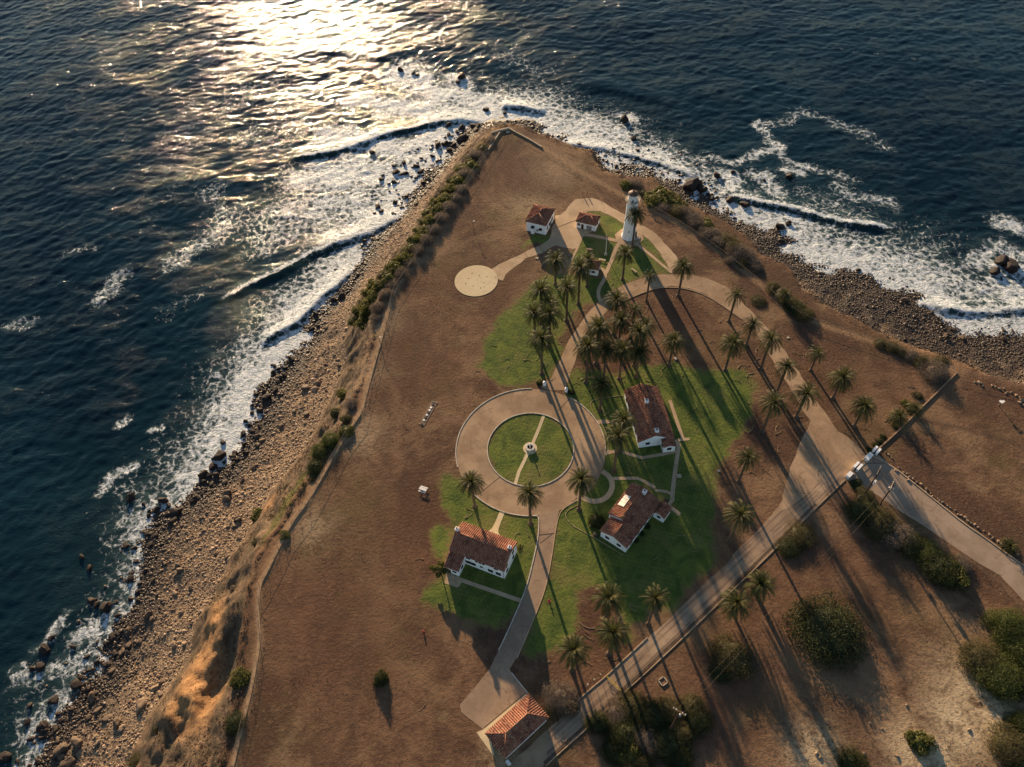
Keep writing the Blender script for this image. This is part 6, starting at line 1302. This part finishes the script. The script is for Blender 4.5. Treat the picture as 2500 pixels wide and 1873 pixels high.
for px, py, r_, lb in ((1137.5,1262,3.0,'pale round stone on the lawn above the two-storey house'),(1440.5,1284,3.0,'pale stone beside the dark conical bush'),(1453,1305,6.5,'pale rounded boulder below the dark conical bush'),(2213,1722,4,'pale limestone lump left in the sandy ground'),(2190,1846,5,'pale limestone lump near the bottom edge'),(2366,1782,4,'pale limestone lump in the sandy patch on the right'),(2392,1713,3,'pale pebble on the pale slope under the green bushes'),(2070,1702,3,'pale stone fragment on the open slope, upper'),(2123,1765,3,'pale stone fragment on the open slope, middle'),(2155,1780,3,'pale stone fragment on the open slope, lower'),(2110,1840,4,'pale stone at the fringe of the bottom dark bush'),(1995,1840,5,'pale stone group on the bottom mound, left'),(2003,1850,4,'pale stone group on the bottom mound, right'),(1581,1697,2.5,'tiny bright stone below the lower road kerb')): rock(px, py, r_, RK_DRY, lb, None, 0.05, 'field_stone', 'stone')
# fallen palm fronds -----------------------------------------------------
def frond_mesh(seed):
    r = random.Random(seed); mb = MB(); n = 8; cv_ = r.uniform(-.25, .25); pts = [(k*.32, cv_*sin(k/n*pi)*2.2, .06+.05*sin(k*1.3)) for k in range(n+1)]
    mb.tube(pts, [.07-.006*k for k in range(n+1)], 5)
    for k in range(2, n+1):
        for sg in (-1, 1):
            p = Vector(pts[k]); t_ = p+Vector((.28, sg*.22, .02)); mb.add([p, p+Vector((.08, 0, 0)), t_], [(0, 1, 2)])
    return mb.mesh('fallen_frond', FROND)
FROND = m_leaf('dry_frond', (.24, .16, .085), (.38, .27, .15), None, .1)
FM = [frond_mesh(s) for s in range(5)]
FL = {B_: [(280,610),(460,835),(560,1015),(415,1000),(700,1010),(600,905),(500,760),(610,745),(960,805),(990,872),(275,860),(100,1130),(820,1040),(410,1072),(1160,1190),(1185,1225),(1175,1272),(1520,130),(1535,185),(1925,392),(1900,432),(1660,1232),(1610,1250),(1880,1225),(1895,1275),(1955,1270),(790,130),(1090,462),(1450,1605),(1210,1150),(200,1190),(860,1230)],
 C_: [(1540,940),(1560,990),(1460,1070),(1300,990),(1405,1185),(1425,1203),(1360,1255),(1480,1280),(1420,1472),(500,1190),(510,1112),(740,1172),(940,690),(1500,1152),(2010,980),(2052,955),(1130,605),(1240,1290),(650,385),(1090,825),(1330,1100)],
 D_: [(1880,505),(1885,690),(1890,1120),(790,172),(700,1005),(750,1052),(560,1112),(620,1132),(800,1000),(2190,695),(2180,905),(1330,420),(1440,860),(1660,1240),(1320,640)],
 S1: [(605,172),(592,285),(1300,492),(1190,440),(1800,60),(150,730)], S2: [(1208,480),(1340,652),(605,1212),(680,1300),(850,740)], S4: [(380,550),(500,465),(190,552)], Z3: [(1520,510),(1860,135),(1885,225),(165,975)]}
cnt = 0
LMK = [(1100, 860, 'west of the western lawn'), (1215, 860, 'on the western lawn left of the palm clump'), (1320, 915, 'around the lowest western palm'), (1375, 850, 'beside the curving road west of the grove'), (1290, 800, 'under the western palm clump'), (1420, 920, 'left of the grove by the roundabout entrance'), (1510, 930, 'under the dense grove'), (1580, 925, 'between the grove and the red roof'), (1640, 900, 'by the lone palm right of the grove'), (1830, 900, 'at the right tip of the big lawn'), (1780, 900, 'under the palm at the lawn tip'), (1500, 690, 'by the curved walk under the little house'), (1590, 740, 'inside the top of the road bend'), (1720, 800, 'in the middle of the road bend'), (1780, 790, 'under the sparse northern bend palm'), (1850, 870, 'between the eastern road palms'), (1830, 980, 'at the right edge of the big lawn'), (1960, 870, 'east of the straight road near the slender palm'), (2030, 980, 'beside the two full eastern palms'), (2160, 1020, 'near the boundary wall'), (1890, 1050, 'left of the paved forecourt'), (1540, 1140, 'between the two walled houses'), (1140, 1240, 'above the two-storey house'), (1300, 1310, 'beside the driveway mouth'), (1680, 1320, 'on the lower part of the big lawn'), (1480, 1490, 'among the lower three palms'), (1400, 1600, 'near the lowest palm'), (1030, 1600, 'in the dry western field'), (1950, 1000, 'below the widest eastern palm'), (1610, 960, 'above the long red roofed house')]
def near_lm(x, y):
    return min(LMK, key=lambda l: float(np.hypot(*(G(l[0], l[1])-[x, y]))))[2]
for o_, L in FL.items():
    for a, b in L:
        x, y = G(o_[0]+a/q, o_[1]+b/q); r_ = random.Random(cnt); s_ = r_.uniform(.75, 1.25)
        i_ = int(np.clip(np.searchsorted(gx, x), 0, len(gx)-1)); j_ = int(np.clip(np.searchsorted(gy, y), 0, len(gy)-1)); on = 'on green grass' if lawnm[i_, j_] > .5 else 'on brown bare soil'
        tag(link_mesh('fallen_frond', FM[cnt % 5], None, (x, y, .02), (0, 0, r_.uniform(0, 6.28)), (s_, s_, s_)), f'dry frond {"on grass" if "grass" in on else "on soil"} {near_lm(x, y)}', 'palm frond', f'fallen fronds {on} {near_lm(x, y)}'); cnt += 1
for a, b in ((510,50),(530,66),(660,400),(290,665),(320,805),(1130,560),(1360,300),(820,645),(500,530),(1150,540),(260,415),(150,48),(930,120),(1020,640),(620,980)):
    x, y = G(1800+a/3.156, 850+b/3.156); r_ = random.Random(cnt); tag(link_mesh('fallen_frond', FM[cnt % 5], None, (x, y, .02), (0, 0, r_.uniform(0, 6.28)), (1, 1, 1)), f'dry frond on soil {near_lm(x, y)}', 'palm frond', f'fallen fronds on brown bare soil {near_lm(x, y)}'); cnt += 1
# dry grass tufts: ground cover nobody could count ----------------------
r = np.random.default_rng(5); n = 230000
tx_ = r.uniform(-125, 215, n); ty_ = r.uniform(12, 325, n)
qx, qy = PX(tx_, ty_, 0*tx_); vis = (qx > -40) & (qx < 2540) & (qy > -40) & (qy < 1920); tx_, ty_ = tx_[vis], ty_[vis]
ii = np.clip(np.searchsorted(gx, tx_)-1, 0, len(gx)-2); jj = np.clip(np.searchsorted(gy, ty_)-1, 0, len(gy)-2)
ok = (inT[ii, jj] | slope[ii, jj]) & (lawnm[ii, jj] < .35) & (fbm(tx_, ty_, 5, 91, 3)+r.uniform(-.35, .35, len(tx_)) > .40)
ROADP = [GL(drive), GL(ROADL+ROADR), GL([(2063,1172),(2148,1213),(2250,1280),(2389,1375),(2500,1468),(2640,1600),(2600,1440),(2465,1359),(2307,1243),(2180,1141),(2119,1111)]), zl(A_, [(0,910),(460,685),(650,540),(690,340),(850,210),(1000,150),(1200,190),(1440,330),(1680,470),(1870,640),(2010,860),(1935,945),(1740,640),(1400,410),(1040,290),(1100,500),(930,680),(820,690),(540,740),(280,870),(60,1010)])]
for P in ROADP: ok &= ~inside(tx_, ty_, P)
ok &= (np.hypot(tx_-CIR[0], ty_-CIR[1]) > ROUT+.3) & (np.hypot(tx_-PADC[0], ty_-PADC[1]) > PADR+.2)
tx_, ty_ = tx_[ok], ty_[ok]; tz_ = hgtv(tx_, ty_)-.03; m_ = len(tx_)
hgt_ = r.uniform(.025, .075, m_)*(1+.7*sstep(.5, .62, fbm(tx_, ty_, 12, 33, 3))); w_ = r.uniform(.08, .26, m_); an = r.uniform(0, pi, m_)
vv = []
for k in range(3):
    aa = an+k*pi/3; dx = np.cos(aa)*w_; dy = np.sin(aa)*w_; ln_ = r.uniform(-.6, .6, (m_, 2))*w_[:, None]
    vv += [np.stack([tx_-dx, ty_-dy, tz_], -1), np.stack([tx_+dx, ty_+dy, tz_], -1), np.stack([tx_+ln_[:, 0], ty_+ln_[:, 1], tz_+hgt_], -1)]
VV = np.stack(vv, 1).reshape(-1, 3); FF = np.arange(len(VV)).reshape(-1, 3)
cc = np.repeat(r.random(m_), 9); AA = np.stack([cc, cc, cc, cc*0+1], -1)
t = NT('dry_grass_blades'); a_, _, _, _ = t.attr('tc'); cg = t.mix(a_, (.12, .065, .034), (.27, .17, .09)); cg = t.mix(t.math('MULTIPLY', t.ss(t.noise(t.pos(), .05, 3), .45, .65), .45), cg, (.13, .11, .04))
tg = (lambda tl: (t.set(tl.inputs[0], cg), t.fin(t.n('MixShader', i0=.45, i1=t.bsdf(cg, .9, .1), i2=tl.outputs[0]).outputs[0]))[1])(t.n('BsdfTranslucent'))
tag(link_mesh('dry_grass', np_mesh('dry_grass', VV, FF, tg, False, {'tc': AA})), 'dry brown grass tufts covering the open ground of the headland', 'dry grass', None, 'stuff')
print('tufts', m_)
# low brush on the cliff slopes -------------------------------------------
r = np.random.default_rng(9); n = 200000; sx_ = r.uniform(-150, 215, n); sy_ = r.uniform(10, 320, n)
ii = np.clip(np.searchsorted(gx, sx_)-1, 0, len(gx)-2); jj = np.clip(np.searchsorted(gy, sy_)-1, 0, len(gy)-2)
ok = slope[ii, jj] & (t_slope[ii, jj] < .85) & (scarp[ii, jj] < .45) & (fbm(sx_, sy_, 9, 55, 4)+r.uniform(-.12, .12, n) > .43)
sx_, sy_ = sx_[ok], sy_[ok]; sz_ = hgtv(sx_, sy_); m_ = len(sx_); K = 14
dd_ = r.normal(size=(m_, K, 3)); dd_ /= np.linalg.norm(dd_, axis=2)[..., None]; dd_[..., 2] = np.abs(dd_[..., 2]); RR = r.uniform(.25, .6, (m_, 1, 1))
P = np.stack([sx_, sy_, sz_], -1)[:, None, :]+dd_*RR; a_ = np.cross(dd_, r.normal(size=(m_, K, 3))); a_ /= np.linalg.norm(a_, axis=2)[..., None]; b_ = np.cross(dd_+r.normal(size=(m_, K, 3))*.5, a_); S_ = r.uniform(.08, .18, (m_, K, 1))
VV = np.stack([P-a_*S_, P+b_*S_, P+a_*S_], 2).reshape(-1, 3); FF = np.arange(len(VV)).reshape(-1, 3); cc = np.repeat(r.random(m_), K*3); gg = np.repeat(gcv[ii[ok], jj[ok]], K*3)
t = NT('cliff_brush_leaves'); a1, a2, _, _ = t.attr('tc'); cg = t.mix(a1, (.07, .045, .028), (.185, .125, .08)); cg = t.mix(t.ss(a2, .25, .6), cg, t.mix(a1, (.05, .045, .012), (.13, .12, .025)))
tg2 = t.fin(t.bsdf(cg, .9, .1))
tag(link_mesh('cliff_brush', np_mesh('cliff_brush', VV, FF, tg2, False, {'tc': np.stack([cc, gg, cc, cc*0+1], -1)})), 'low brown brush covering the cliff slopes outside the fences', 'brush', None, 'stuff')
print('brush', m_)
p_ = PX(LH[0], LH[1], 0), PX(LH[0], LH[1], 20.4); print('LH', p_)
